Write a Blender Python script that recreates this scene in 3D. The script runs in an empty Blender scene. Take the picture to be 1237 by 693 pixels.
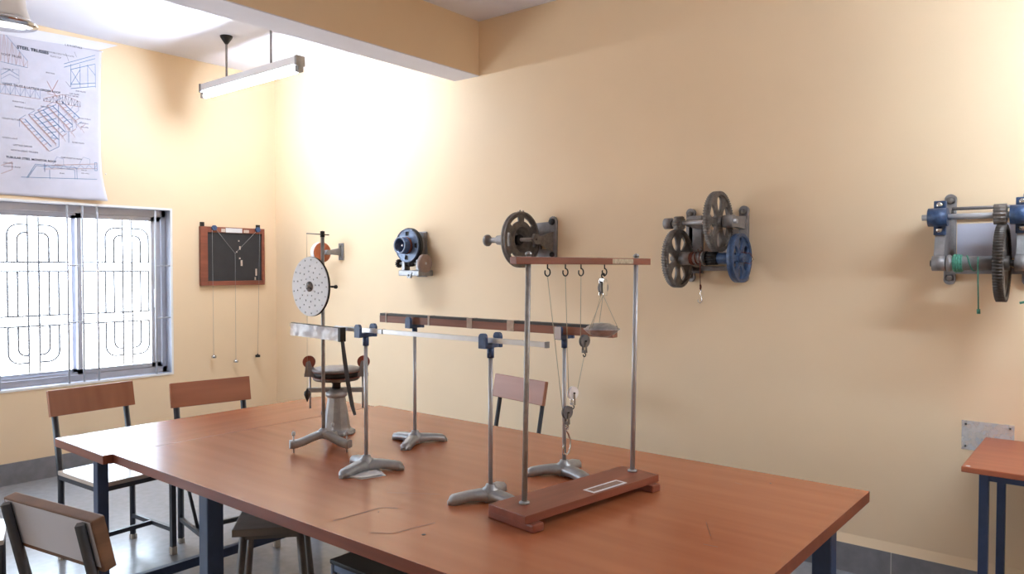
import bpy, bmesh, math, random
from mathutils import Vector, Matrix
random.seed(7)
PI = math.pi
SC = bpy.context.scene
COL = SC.collection
V = Vector

# ------------------------------------------------------------------ materials
MATS = {}
def lin(c):
    return tuple((x/255/12.92 if x/255 <= .04045 else ((x/255+.055)/1.055)**2.4) for x in c)
def mat(name, col, rough=.5, metal=0., var=.0, vscale=20., bump=0., bscale=60., spec=.5, col2=None, stretch=None, coat=0., detail=4):
    """principled material with noise driven colour variation and bump (object coordinates)"""
    m = bpy.data.materials.new(name); m.use_nodes = True
    nt = m.node_tree; b = nt.nodes['Principled BSDF']; L = nt.links
    b.inputs['Roughness'].default_value = rough; b.inputs['Metallic'].default_value = metal
    b.inputs['Specular IOR Level'].default_value = spec
    b.inputs['Coat Weight'].default_value = coat; b.inputs['Coat Roughness'].default_value = .15
    c = lin(col)
    c2 = lin(col2) if col2 else tuple(x*(1-var) for x in c)
    tc = nt.nodes.new('ShaderNodeTexCoord'); mp = nt.nodes.new('ShaderNodeMapping')
    L.new(tc.outputs['Object'], mp.inputs['Vector'])
    if stretch: mp.inputs['Scale'].default_value = stretch
    n = nt.nodes.new('ShaderNodeTexNoise'); n.inputs['Scale'].default_value = vscale; n.inputs['Detail'].default_value = detail
    L.new(mp.outputs['Vector'], n.inputs['Vector'])
    r = nt.nodes.new('ShaderNodeValToRGB')
    r.color_ramp.elements[0].position = .35; r.color_ramp.elements[1].position = .65
    r.color_ramp.elements[0].color = (*c2, 1); r.color_ramp.elements[1].color = (*c, 1)
    L.new(n.outputs['Fac'], r.inputs['Fac']); L.new(r.outputs['Color'], b.inputs['Base Color'])
    if bump:
        n2 = nt.nodes.new('ShaderNodeTexNoise'); n2.inputs['Scale'].default_value = bscale; n2.inputs['Detail'].default_value = 3
        L.new(tc.outputs['Object'], n2.inputs['Vector'])
        bp = nt.nodes.new('ShaderNodeBump'); bp.inputs['Strength'].default_value = bump; bp.inputs['Distance'].default_value = .01
        L.new(n2.outputs['Fac'], bp.inputs['Height']); L.new(bp.outputs['Normal'], b.inputs['Normal'])
    MATS[name] = m
    return m
WALL = mat('wall_paint', (239, 215, 181), .55, var=.05, vscale=1.3, bump=.04, bscale=8, spec=.35)
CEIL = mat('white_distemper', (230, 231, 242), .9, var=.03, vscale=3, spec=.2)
GRANITE = mat('skirting_stone', (132, 132, 138), .35, var=.2, vscale=14, bump=.02)
GROUT = mat('joint_grout', (190, 190, 188), .8)
STEELBLUE = mat('dark_blue_enamel', (52, 68, 102), .38, var=.15, vscale=25)
CHAIRSTEEL = mat('dark_chair_steel', (54, 57, 66), .4, var=.2, vscale=25)
STOOLSTEEL = mat('grey_stool_steel', (116, 112, 112), .5, var=.2, vscale=20)
CAST = mat('aluminium_paint_casting', (166, 168, 172), .42, .55, var=.22, vscale=30, bump=.12, bscale=90)
CASTW = mat('grey_wall_casting', (146, 143, 144), .5, .35, var=.22, vscale=30, bump=.1, bscale=90)
IRON = mat('dark_cast_iron', (124, 117, 112), .5, .35, var=.35, vscale=35, bump=.12, bscale=100)
BLACKIRON = mat('black_iron', (46, 43, 42), .5, .4, var=.3, vscale=30)
DARKGEAR = mat('oiled_gear_iron', (74, 68, 64), .45, .4, var=.3, vscale=30)
ROD = mat('bright_steel_rod', (186, 188, 194), .36, .35, var=.12, vscale=18, stretch=(1, 1, .2))
DULLROD = mat('dull_steel_rod', (168, 165, 163), .42, .25, var=.3, vscale=40)
CHROME = mat('chrome', (205, 206, 210), .12, 1.)
BLUE = mat('blue_hammer_paint', (58, 84, 124), .4, .1, var=.4, vscale=60, bump=.15, bscale=150)
SHEENBLUE = mat('sheen_blue_paint', (112, 128, 154), .35, .3, var=.35, vscale=25)
DKBLUE = mat('navy_paint', (64, 88, 130), .4, .1, var=.35, vscale=60)
REDWOOD = mat('varnished_redwood', (138, 78, 60), .4, var=.25, vscale=30, stretch=(1, .08, 1), spec=.4)
BEAMWOOD = mat('beam_wood', (158, 106, 86), .5, var=.28, vscale=40, stretch=(.1, 1, 1))
ORANGEWOOD = mat('orange_wood', (176, 96, 58), .5, var=.2, vscale=30)
PULLEYWOOD = mat('red_brown_fibre', (150, 76, 58), .5, var=.2, vscale=30)
BLACKBOARD = mat('blackboard_panel', (44, 43, 46), .7, var=.2, vscale=10)
PAPER = mat('white_paper', (222, 222, 226), .7, var=.05, vscale=10)
BLUEPAPER = mat('bluish_sheet_paper', (206, 206, 222), .7, var=.05, vscale=10)  # even pale bluish paper colour
PLASTICW = mat('white_plastic', (232, 232, 236), .4)
DISC = mat('white_painted_disc', (226, 228, 236), .45, var=.06, vscale=14)
RUBBER = mat('pale_rubber', (196, 190, 180), .6)
STRING = mat('cotton_string', (176, 166, 146), .8)
GREYSTRING = mat('grey_string', (150, 150, 150), .8)
ROPE = mat('rusty_rope', (120, 62, 46), .8, var=.4, vscale=90)
GREENROPE = mat('green_nylon_rope', (84, 158, 136), .6, var=.35, vscale=120)
FABRICBELT = mat('dark_strap', (70, 70, 74), .7)
ALU = mat('aluminium_frame', (186, 188, 200), .35, .5, var=.08, vscale=10)
GRILLE = mat('grille_paint', (176, 178, 186), .5)
REVEAL = mat('white_reveal', (236, 236, 236), .8)
LABEL = mat('worn_label', (196, 184, 160), .7, var=.35, vscale=90)
TAPE = mat('pale_tape', (206, 190, 176), .5, var=.2, vscale=60)
DARKTOP = mat('dark_strip', (72, 70, 70), .5, var=.2, vscale=40)
INK = mat('dark_ink', (74, 82, 98), .8)
BLUEINK = mat('blue_ink', (116, 150, 186), .8)
REDINK = mat('red_brown_ink', (186, 152, 150), .8)
WHITELAM = mat('white_laminate', (204, 204, 214), .4, var=.05, vscale=8)
EDGEWOOD = mat('worn_edge_wood', (128, 92, 68), .6, var=.35, vscale=30, stretch=(.2, .2, 1))
STOOLTOP = mat('weathered_stool_top', (132, 126, 122), .6, var=.3, vscale=14, stretch=(.2, 1, 1))
SEATLAM = mat('pale_seat_laminate', (204, 190, 178), .25, var=.1, vscale=10)
PADTOP = mat('shaded_seat_top', (36, 34, 34), .45, var=.2, vscale=14)  # shadow below the table put into the seat colour
LIGHTSTEEL = mat('pale_blue_steel', (120, 134, 160), .35, .3, var=.15, vscale=25)

def wood(name, c1, c2, rough, axis, scale=3., coat=0., spec=.5, scratches=False):
    m = mat(name, c1, rough, coat=coat, spec=spec)
    nt = m.node_tree; L = nt.links; b = nt.nodes['Principled BSDF']
    mp = [n for n in nt.nodes if n.type == 'MAPPING'][0]
    s = [9, 9, 9]; s[axis] = .7; mp.inputs['Scale'].default_value = s
    n = [n for n in nt.nodes if n.type == 'TEX_NOISE'][0]; n.inputs['Scale'].default_value = scale; n.inputs['Detail'].default_value = 1; n.inputs['Distortion'].default_value = .1
    r = [n for n in nt.nodes if n.type == 'VALTORGB'][0]
    r.color_ramp.elements[0].position = .2; r.color_ramp.elements[1].position = .8
    r.color_ramp.elements[0].color = (*lin(c2), 1); r.color_ramp.elements[1].color = (*lin(c1), 1)
    # roughness smudges
    n2 = nt.nodes.new('ShaderNodeTexNoise'); n2.inputs['Scale'].default_value = 2.5; n2.inputs['Detail'].default_value = 2
    tc = [n for n in nt.nodes if n.type == 'TEX_COORD'][0]
    L.new(tc.outputs['Object'], n2.inputs['Vector'])
    mr = nt.nodes.new('ShaderNodeMapRange'); mr.inputs['From Min'].default_value = .3; mr.inputs['From Max'].default_value = .7
    mr.inputs['To Min'].default_value = rough*.95; mr.inputs['To Max'].default_value = rough*1.1
    L.new(n2.outputs['Fac'], mr.inputs['Value'])
    return m
TABLELAM = wood('table_laminate', (172, 103, 68), (158, 91, 58), .25, 0, 2.2, spec=.75)
ENDLAM = wood('end_table_laminate', (172, 103, 68), (158, 91, 58), .25, 1, 2.2, spec=.75)
TABLEEDGE = wood('table_edge_band', (134, 72, 48), (112, 56, 38), .4, 0, 3)
DESKLAM = wood('desk_laminate', (176, 104, 76), (158, 88, 62), .32, 0, 2.2)
CHAIRLAM_V = wood('chair_laminate_upright', (172, 114, 84), (150, 94, 68), .35, 2, 2)
CHAIRLAM_H = wood('chair_laminate_lying', (186, 114, 74), (152, 88, 56), .35, 1, 2)
CHAIRLAM_P = wood('chair_laminate_faded', (170, 118, 96), (150, 98, 78), .4, 1, 2)

def floor_mat():
    m = mat('mosaic_floor', (150, 152, 158), .2, var=.09, vscale=22, detail=1, spec=.5)
    nt = m.node_tree; L = nt.links; b = nt.nodes['Principled BSDF']
    tc = [n for n in nt.nodes if n.type == 'TEX_COORD'][0]
    n2 = nt.nodes.new('ShaderNodeTexNoise'); n2.inputs['Scale'].default_value = 3; n2.inputs['Detail'].default_value = 2
    L.new(tc.outputs['Object'], n2.inputs['Vector'])
    mr = nt.nodes.new('ShaderNodeMapRange'); mr.inputs['From Min'].default_value = .3; mr.inputs['From Max'].default_value = .7
    mr.inputs['To Min'].default_value = .19; mr.inputs['To Max'].default_value = .25
    L.new(n2.outputs['Fac'], mr.inputs['Value']); L.new(mr.outputs['Result'], b.inputs['Roughness'])
    return m
FLOOR = floor_mat()

def emit(name, col, strength):
    m = bpy.data.materials.new(name); m.use_nodes = True; nt = m.node_tree
    nt.nodes.clear(); e = nt.nodes.new('ShaderNodeEmission'); o = nt.nodes.new('ShaderNodeOutputMaterial')
    e.inputs['Color'].default_value = (*col, 1); e.inputs['Strength'].default_value = strength
    nt.links.new(e.outputs[0], o.inputs[0]); return m
TUBE = emit('lit_tube', (.76, .87, 1.), 175.)

def clear(name, tint, gloss_rough, mix):
    """thin clear sheet: transparent with a little gloss"""
    m = bpy.data.materials.new(name); m.use_nodes = True; nt = m.node_tree; nt.nodes.clear(); L = nt.links
    t = nt.nodes.new('ShaderNodeBsdfTransparent'); t.inputs['Color'].default_value = (*tint, 1)
    g = nt.nodes.new('ShaderNodeBsdfPrincipled'); g.inputs['Base Color'].default_value = (.8, .82, .88, 1); g.inputs['Roughness'].default_value = gloss_rough
    mx = nt.nodes.new('ShaderNodeMixShader')
    n = nt.nodes.new('ShaderNodeTexNoise'); n.inputs['Scale'].default_value = 30; n.inputs['Detail'].default_value = 4
    tc = nt.nodes.new('ShaderNodeTexCoord'); L.new(tc.outputs['Object'], n.inputs['Vector'])
    mr = nt.nodes.new('ShaderNodeMapRange'); mr.inputs['To Min'].default_value = mix*.5; mr.inputs['To Max'].default_value = min(1, mix*1.5)
    L.new(n.outputs['Fac'], mr.inputs['Value']); L.new(mr.outputs['Result'], mx.inputs['Fac'])
    o = nt.nodes.new('ShaderNodeOutputMaterial')
    L.new(t.outputs[0], mx.inputs[1]); L.new(g.outputs[0], mx.inputs[2]); L.new(mx.outputs[0], o.inputs[0])
    return m
GLASS = clear('window_glass', (.97, .98, .98), .05, .06)
WRAP = clear('crinkled_plastic', (.9, .9, .94), .15, .42)
CLEARPLATE = clear('clear_acrylic', (.9, .92, .95), .25, .28)

# ------------------------------------------------------------------ mesh builder
class B:
    def __init__(s): s.bm = bmesh.new()
    def _faces(s, vs, fs):
        bv = [s.bm.verts.new(v) for v in vs]
        for f in fs:
            try: s.bm.faces.new([bv[i] for i in f])
            except ValueError: pass
        return bv
    def box(s, c, d, rz=0, M=None, bev=0):
        hx, hy, hz = d[0]/2, d[1]/2, d[2]/2
        R = Matrix.Rotation(rz, 3, 'Z') if M is None else M
        t = bmesh.new()
        vs = [t.verts.new(V((x*hx, y*hy, z*hz))) for x in (-1, 1) for y in (-1, 1) for z in (-1, 1)]
        for f in ((0, 1, 3, 2), (4, 6, 7, 5), (0, 4, 5, 1), (2, 3, 7, 6), (0, 2, 6, 4), (1, 5, 7, 3)): t.faces.new([vs[i] for i in f])
        if bev: bmesh.ops.bevel(t, geom=t.edges[:], offset=bev, segments=2, profile=.6, affect='EDGES')
        s.merge(t, R, V(c)); return s
    def merge(s, t, R=None, c=V((0, 0, 0))):
        t.verts.ensure_lookup_table()
        mp = {}
        for v in t.verts:
            p = (R @ v.co if R is not None else v.co) + c
            mp[v.index if False else v] = s.bm.verts.new(p)
        for f in t.faces:
            try:
                nf = s.bm.faces.new([mp[v] for v in f.verts]); nf.smooth = f.smooth
            except ValueError: pass
        t.free()
    def span(s, x0, x1, y0, y1, z0, z1, bev=0):
        return s.box(((x0+x1)/2, (y0+y1)/2, (z0+z1)/2), (abs(x1-x0), abs(y1-y0), abs(z1-z0)), bev=bev)
    def frame_axes(s, d):
        d = V(d).normalized(); a = V((0, 0, 1)) if abs(d.z) < .9 else V((1, 0, 0))
        u = d.cross(a).normalized(); return d, u, d.cross(u).normalized()
    def cyl(s, a, b, r, r2=None, n=20, caps=True):
        a, b = V(a), V(b); r2 = r if r2 is None else r2
        d, u, w = s.frame_axes(b-a)
        A = [s.bm.verts.new(a+(u*math.cos(t)+w*math.sin(t))*r) for t in [2*PI*i/n for i in range(n)]]
        Bv = [s.bm.verts.new(b+(u*math.cos(t)+w*math.sin(t))*r2) for t in [2*PI*i/n for i in range(n)]]
        for i in range(n):
            f = s.bm.faces.new((A[i], A[(i+1) % n], Bv[(i+1) % n], Bv[i])); f.smooth = True
        if caps: s.bm.faces.new(A[::-1]); s.bm.faces.new(Bv)
        return s
    def lathe(s, o, axis, prof, n=28, closed=False):
        """prof: list of (radius, distance along axis)"""
        o = V(o); d, u, w = s.frame_axes(axis); rings = []
        for r, h in prof:
            if r < 1e-6: rings.append([s.bm.verts.new(o+d*h)])
            else: rings.append([s.bm.verts.new(o+d*h+(u*math.cos(2*PI*i/n)+w*math.sin(2*PI*i/n))*r) for i in range(n)])
        for a, b in zip(rings, rings[1:]+(rings[:1] if closed else [])):
            for i in range(n):
                j = (i+1) % n
                if len(a) == 1 and len(b) == 1: continue
                if len(a) == 1: f = s.bm.faces.new((a[0], b[j], b[i]))
                elif len(b) == 1: f = s.bm.faces.new((a[i], a[j], b[0]))
                else: f = s.bm.faces.new((a[i], a[j], b[j], b[i]))
                f.smooth = True
        for k in (() if closed else (0, -1)):
            if len(rings[k]) > 1: s.bm.faces.new(rings[k][::-1] if k == 0 else rings[k])
        return s
    def tube(s, pts, r, n=8, closed=False):
        pts = [V(p) for p in pts]; m = len(pts); rings = []; prev = None
        rr = r if isinstance(r, (list, tuple)) else [r]*m
        for i, p in enumerate(pts):
            if closed: d = pts[(i+1) % m]-pts[i-1]
            else: d = pts[min(i+1, m-1)]-pts[max(i-1, 0)]
            d.normalize()
            if prev is None: _, u, _w = s.frame_axes(d)
            else:
                u = prev-d*prev.dot(d)
                if u.length < 1e-6: _, u, _w = s.frame_axes(d)
                u.normalize()
            prev = u; w = d.cross(u)
            rings.append([s.bm.verts.new(p+(u*math.cos(2*PI*k/n)+w*math.sin(2*PI*k/n))*rr[i]) for k in range(n)])
        for i in range(m if closed else m-1):
            a, b = rings[i], rings[(i+1) % m]
            for k in range(n):
                f = s.bm.faces.new((a[k], a[(k+1) % n], b[(k+1) % n], b[k])); f.smooth = True
        if not closed: s.bm.faces.new(rings[0][::-1]); s.bm.faces.new(rings[-1])
        return s
    def prism(s, poly, vec, smooth=False):
        """closed polygon (3D points) extruded along vec"""
        a = [s.bm.verts.new(V(p)) for p in poly]; b = [s.bm.verts.new(V(p)+V(vec)) for p in poly]; n = len(a)
        s.bm.faces.new(a[::-1]); s.bm.faces.new(b)
        for i in range(n):
            f = s.bm.faces.new((a[i], a[(i+1) % n], b[(i+1) % n], b[i])); f.smooth = smooth
        return s
    def plate(s, outer, holes, th, o, U, W):
        """flat plate with holes; 2D outlines mapped by o + x*U + y*W, thickness th along U x W (centred)"""
        cu = bpy.data.curves.new('outline', 'CURVE'); cu.dimensions = '2D'; cu.fill_mode = 'BOTH'; cu.extrude = th/2
        for poly in [outer]+holes:
            sp = cu.splines.new('POLY'); sp.points.add(len(poly)-1); sp.use_cyclic_u = True
            for p, q in zip(sp.points, poly): p.co = (q[0], q[1], 0, 1)
        ob = bpy.data.objects.new('outline', cu); me = bpy.data.meshes.new_from_object(ob)
        t = bmesh.new(); t.from_mesh(me); bmesh.ops.remove_doubles(t, verts=t.verts, dist=1e-6)
        U, W = V(U), V(W); N = U.cross(W)
        for v in t.verts: v.co = V(o)+U*v.co.x+W*v.co.y+N*v.co.z
        s.merge(t)
        bpy.data.objects.remove(ob); bpy.data.curves.remove(cu); bpy.data.meshes.remove(me)
        return s
    def done(s, shift=None):
        me = bpy.data.meshes.new('m')
        if shift is not None:
            for v in s.bm.verts: v.co -= shift
        bmesh.ops.recalc_face_normals(s.bm, faces=s.bm.faces)
        s.bm.to_mesh(me); s.bm.free(); return me

ROOTS = {}
def link(name, me, m, parent=None):
    o = bpy.data.objects.new(name, me); COL.objects.link(o); me.name = name
    if m is not None: me.materials.append(m)
    if parent is not None: o.parent = parent
    return o
def tag(o, label=None, cat=None, group=None, kind=None):
    if label: o['label'] = label
    if cat: o['category'] = cat
    if group: o['group'] = group
    if kind: o['kind'] = kind
    return o
def thing(name, label, cat, loc=(0, 0, 0), rz=0, group=None, world=False):
    o = bpy.data.objects.new(name, None); COL.objects.link(o); o.empty_display_size = .05
    o.location = loc; o.rotation_euler = (0, 0, rz)
    tag(o, label, cat, group)
    if world: ROOTS[o.name] = V(loc)
    return o
def root_of(o):
    while o.parent is not None: o = o.parent
    return o
def part(name, b, m, parent, label=None):
    o = link(name, b.done(ROOTS.get(root_of(parent).name)), m, parent)
    if label: o['label'] = label
    return o
def split(name, b, m, parent, label=None):
    """every loose piece of the builder becomes a part of its own"""
    seen = set(); bm = b.bm
    for v0 in list(bm.verts):
        if v0 in seen: continue
        st, isl = [v0], set([v0])
        while st:
            v = st.pop()
            for e in v.link_edges:
                q = e.other_vert(v)
                if q not in isl: isl.add(q); st.append(q)
        seen |= isl; n = B(); mp = {v: n.bm.verts.new(v.co) for v in isl}
        for f in bm.faces:
            if f.verts[0] in isl:
                nf = n.bm.faces.new([mp[v] for v in f.verts]); nf.smooth = f.smooth
        part(name, n, m, parent, label)
    bm.free()
def single(name, b, m, loc, label, cat, group=None):
    o = link(name, b.done(V(loc)), m); o.location = loc; return tag(o, label, cat, group)
def struct(name, b, m, parent=None):
    o = link(name, b.done(), m, parent)
    if parent is None: o['kind'] = 'structure'
    return o
def copy_tree(o, parent=None):
    c = o.copy(); COL.objects.link(c)
    if parent is not None: c.parent = parent
    for ch in list(o.children): copy_tree(ch, c)
    return c
def circ(r, n=32, cx=0, cy=0, a0=0):
    return [(cx+r*math.cos(a0+2*PI*i/n), cy+r*math.sin(a0+2*PI*i/n)) for i in range(n)]
def gear_outline(r, teeth, h):
    o = []
    for i in range(teeth):
        a = 2*PI*i/teeth; d = 2*PI/teeth
        for f, q in ((0, r-h), (.3, r-h), (.42, r), (.75, r), (.88, r-h)): o.append((q*math.cos(a+d*f), q*math.sin(a+d*f)))
    return o
def arc_slot(r0, r1, a0, a1, n=8):
    a = [(r1*math.cos(a0+(a1-a0)*i/n), r1*math.sin(a0+(a1-a0)*i/n)) for i in range(n+1)]
    b = [(r0*math.cos(a1+(a0-a1)*i/n), r0*math.sin(a1+(a0-a1)*i/n)) for i in range(n+1)]
    return a+b
def oval(rc, ang, ra, rt, n=16, taper=0.):
    """egg hole with its long axis along the radius"""
    o = []
    for i in range(n):
        t = 2*PI*i/n; x = ra*math.cos(t); y = rt*math.sin(t)*(1+taper*math.cos(t))
        o.append(((rc+x)*math.cos(ang)-y*math.sin(ang), (rc+x)*math.sin(ang)+y*math.cos(ang)))
    return o
X, Y, Z = V((1, 0, 0)), V((0, 1, 0)), V((0, 0, 1))

# ------------------------------------------------------------------ the room
H = 3.2
RX, RY = 7.7, -6.2                       # far walls, out of the picture
WY0, WY1, WZ0, WZ1 = -2.27, -.97, .657, 1.957    # the window in the left wall
b = B(); b.span(-.25, RX+.2, RY-.2, .2, -.12, 0); struct('floor', b, FLOOR)
b = B(); b.span(-.25, RX+.2, RY-.2, .2, H, H+.15); struct('ceiling', b, CEIL)
b = B(); b.span(-.25, RX+.2, 0, .2, 0, H); struct('wall_back', b, WALL)
W2 = (-5.4, -3.7)
b = B()
e = .013
b.span(-.25, 0, RY, 0, 0, WZ0-e); b.span(-.25, 0, RY, 0, WZ1+e, H)
b.span(-.25, 0, WY1+e, 0, WZ0-e, WZ1+e); b.span(-.25, 0, W2[1], WY0-e, WZ0-e, WZ1+e); b.span(-.25, 0, RY, W2[0], WZ0-e, WZ1+e)
struct('wall_left', b, WALL)
b = B(); b.span(RX, RX+.2, RY, 0, 0, H); struct('wall_right', b, WALL)
b = B(); b.span(-.25, RX+.2, RY-.2, RY, 0, H); struct('wall_front', b, WALL)
# roof beam across the room: yellow cheeks, white underside
bt = bpy.data.objects.new('trim_1', None); COL.objects.link(bt); bt['kind'] = 'structure'
b = B(); b.span(2.222, 2.454, RY, 0, 2.831, H); struct('beam_cheeks', b, WALL, bt)
b = B(); b.span(2.222, 2.454, RY, 0, 2.825, 2.831); struct('beam_underside', b, CEIL, bt)
# thin white band on the wall under the ceiling beside the chart
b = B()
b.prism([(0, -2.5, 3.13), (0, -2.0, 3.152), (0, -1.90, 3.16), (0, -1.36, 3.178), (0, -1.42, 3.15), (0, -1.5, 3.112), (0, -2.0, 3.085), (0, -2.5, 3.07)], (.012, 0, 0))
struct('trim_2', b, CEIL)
b = B(); b.span(0, .012, RY, 0, 0, .15); struct('baseboard_left', b, GRANITE)
bb = bpy.data.objects.new('baseboard_back', None); COL.objects.link(bb); bb['kind'] = 'structure'
b = B(); b.span(.012, RX, -.014, 0, 0, .142); struct('skirting_slab', b, GRANITE, bb)
b = B()
for x in (.9, 2.0, 3.05, 4.05, 5.1, 6.15, 7.2): b.span(x-.002, x+.002, -.0148, -.002, .0, .1422)
struct('slab_joint', b, GROUT, bb)
b = B(); b.prism([(0.0, -.014, .142), (0.0, 0, .186), (0, 0, .142)], (RX, 0, 0)); struct('trim_3', b, WALL)

# the window
win = bpy.data.objects.new('window_1', None); COL.objects.link(win); win['kind'] = 'structure'
b = B()
t = .004
b.span(-.25, t, WY0-.014, WY0, WZ0-.014, WZ1+.014); b.span(-.25, t, WY1, WY1+.014, WZ0-.014, WZ1+.014)
b.span(-.25, t, WY0, WY1, WZ1, WZ1+.014); b.span(-.25, t, WY0, WY1, WZ0-.014, WZ0)
struct('window_reveal', b, ALU, win)
b = B()
b.span(0, t+.003, WY0-.016, WY0-.001, WZ0-.016, WZ1+.016); b.span(0, t+.003, WY1+.001, WY1+.016, WZ0-.016, WZ1+.016)
b.span(0, t+.003, WY0-.001, WY1+.001, WZ1+.001, WZ1+.016); b.span(0, t+.003, WY0-.001, WY1+.001, WZ0-.016, WZ0-.001)
struct('window_trim', b, REVEAL, win)
b = B()
b.span(-.19, -.08, WY0, WY1, 1.905, WZ1); b.span(-.19, -.08, WY0, WY1, WZ0, WZ0+.045)
b.span(-.19, -.08, WY1-.03, WY1, WZ0, WZ1); b.span(-.19, -.08, WY0, WY0+.035, WZ0, WZ1)
for xx in (-.165, -.11): b.span(xx-.003, xx+.003, WY0, WY1, WZ0+.045, WZ0+.062); b.span(xx-.003, xx+.003, WY0, WY1, 1.888, 1.905)
struct('window_frame', b, ALU, win)
def sash(name, y0, y1, x, sl, sr):
    b = B()
    b.span(x-.014, x+.014, y0, y1, 1.868, 1.905); b.span(x-.014, x+.014, y0, y1, WZ0+.05, .738)
    b.span(x-.014, x+.014, y0, y0+sl, WZ0+.05, 1.905); b.span(x-.014, x+.014, y1-sr, y1, WZ0+.05, 1.905)
    o = struct(name, b, ALU, win)
    b = B(); b.span(x-.002, x+.002, y0+sl, y1-sr, .738, 1.868)
    struct('window_glass', b, GLASS, o)
    return o
s1 = sash('window_sash', -1.628, -1.005, -.11, .032, .075)
sash('window_sash', WY0+.035, -1.60, -.165, .05, .045)
b = B(); b.span(-.096, -.086, -1.062, -1.05, 1.18, 1.33, bev=.003); struct('sash_handle', b, PLASTICW, s1)
b = B()
for y in (-2.16, -1.722, -1.62, -1.517, -1.083): b.cyl((-.012, y, WZ0), (-.012, y, WZ1), .0075, n=10)
for z in (1.10, 1.515):
    for y0, y1 in ((-1.722, -1.62), (-1.083, WY1), (WY0, -2.16)): b.cyl((-.012, y0, z), (-.012, y1, z), .006, n=10)
struct('window_bars', b, GRILLE, win)
# wrought security grille outside the glass
b = B(); gx = -.31; r = .0078
def gl(pts): b.tube([(gx, y, z) for y, z in pts], r, n=6)
for yc in (-1.846, -1.17, -2.52):
    for s in (-1, 1):
        e = yc+s*.036; gl([(e, .6), (e, 2.0)])
        for k, zt, zb in ((.068, 1.757, .852), (.133, 1.815, .796)):
            e2 = e+s*k; rr = .05 if k < .1 else .075
            for zz, dz, ze in ((zt, -1, 1.54), (zb, 1, 1.066)):
                pts = [(e, zz)]+[(e2-s*rr+s*rr*math.sin(a), zz+dz*(rr-rr*math.cos(a))) for a in [PI/2*i/6 for i in range(7)]]+[(e2, ze)]
                gl(pts)
            gl([(e2, 1.142), (e2, 1.47)])
for z in (1.54, 1.47, 1.142, 1.066): gl([(-2.7, z), (-.75, z)])
struct('security_grille', b, DARKTOP, win)
# window 2, further along the same wall (out of the picture, it lights the room)
def plain_window(name, y0, y1, axis):
    w = bpy.data.objects.new(name, None); COL.objects.link(w); w['kind'] = 'structure'
    f, g = B(), B()
    z0, z1 = (WZ0, WZ1) if axis == 'x' else (.95, 2.25)
    def sp(bb, a0, a1, zz0, zz1, d):
        if axis == 'x': bb.span(-.14-d, -.14+d, a0, a1, zz0, zz1)
        else: bb.span(RX+.12-d, RX+.12+d, a0, a1, zz0, zz1)
    for a0, a1, q0, q1 in ((y0, y1, z0, z0+.05), (y0, y1, z1-.05, z1), (y0, y0+.05, z0, z1), (y1-.05, y1, z0, z1), ((y0+y1)/2-.03, (y0+y1)/2+.03, z0, z1)): sp(f, a0, a1, q0, q1, .03)
    sp(g, y0+.05, y1-.05, z0+.05, z1-.05, .002)
    o = struct('window_frame', f, ALU, w); struct('window_glass', g, GLASS, o)
plain_window('window_2', W2[0], W2[1], 'x')

# ------------------------------------------------------------------ chart on the wall
pz0, pz1, py0, py1 = 1.996, 3.112, -2.40, -1.478
def bulge(y, z):
    u = (y-py0)/(py1-py0); w = (z-pz0)/(pz1-pz0)
    d = .006+.006*math.sin(u*5+1)*math.sin(w*4)
    cu = max(0, 1-math.hypot((1-u)*2.6, w*3.2)); d += .035*cu**1.5+.006*max(0, 1-w*9)
    d += .005*math.cos(u*9+w*6)*(1-w)
    return max(.004, d)
ch = thing('truss_chart', 'large white paper chart of steel truss drawings hanging above the window', 'chart', (0, (py0+py1)/2, pz0), world=True)
b = B(); n, mm = 44, 50
g = []
for i in range(n+1):
    row = []
    for j in range(mm+1):
        u, w = i/n, j/mm
        y = py0+(py1-py0)*u; z = pz0+(pz1-pz0)*w
        yy = y-(.014*math.sin(w*PI)*(u > .5)*(u-.5)*2)+(.018*max(0, 1-w*6)*u)
        row.append(b.bm.verts.new((bulge(y, z), yy, z)))
    g.append(row)
for i in range(n):
    for j in range(mm):
        f = b.bm.faces.new((g[i][j], g[i+1][j], g[i+1][j+1], g[i][j+1])); f.smooth = True
sheet = part('chart_sheet', b, BLUEPAPER, ch)
mo = sheet.modifiers.new('thickness', 'SOLIDIFY'); mo.thickness = .0008
def flat(y, z, e=.0022): return (bulge(y, z)+e, y, z)
lines = {'b': [], 'r': [], 'k': []}
def ln(c, *pts): lines[c].append(pts)
# page coordinates: metres from the chart's right edge and top edge
CH0, CH1, CH2 = -2.1296, .5944, .0570
def P(a, h):
    u = 1-a/.92; t = 3.6e-2+h/6.1e-3*1e-3     # drafted on a skewed sketch of the sheet: square it up
    t0, t1 = .038+.022*u, .235+.008*u
    return (CH0+CH1*u+CH2*u*u, pz1-(t-t0)/(t1-t0)*(pz1-pz0))
def seg(c, w, *pp):
    for p, q in zip(pp, pp[1:]):
        p, q = P(*p), P(*q); m = max(1, int(math.hypot(q[0]-p[0], q[1]-p[1])/.04))
        lines[c].append(([(p[0]+(q[0]-p[0])*i/m, p[1]+(q[1]-p[1])*i/m) for i in range(m+1)], w))
def box2(c, w, a0, h0, a1, h1): seg(c, w, (a0, h0), (a1, h0), (a1, h1), (a0, h1), (a0, h0))
def truss(a0, a1, top0, top1, bot0, bot1, nn, ct='b', cb='r', cw='k', w=.0022):
    T = lambda i: (a0+(a1-a0)*i/nn, top0+(top1-top0)*i/nn); Bt = lambda i: (a0+(a1-a0)*i/nn, bot0+(bot1-bot0)*i/nn)
    seg(ct, w*1.3, T(0), T(nn)); seg(cb, w*1.3, Bt(0), Bt(nn))
    for i in range(nn): seg(cw, w*.7, T(i) if i % 2 else Bt(i), Bt(i+1) if i % 2 else T(i+1))
    for i in range(nn+1): seg(cw, w*.7, T(i), Bt(i))
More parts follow.
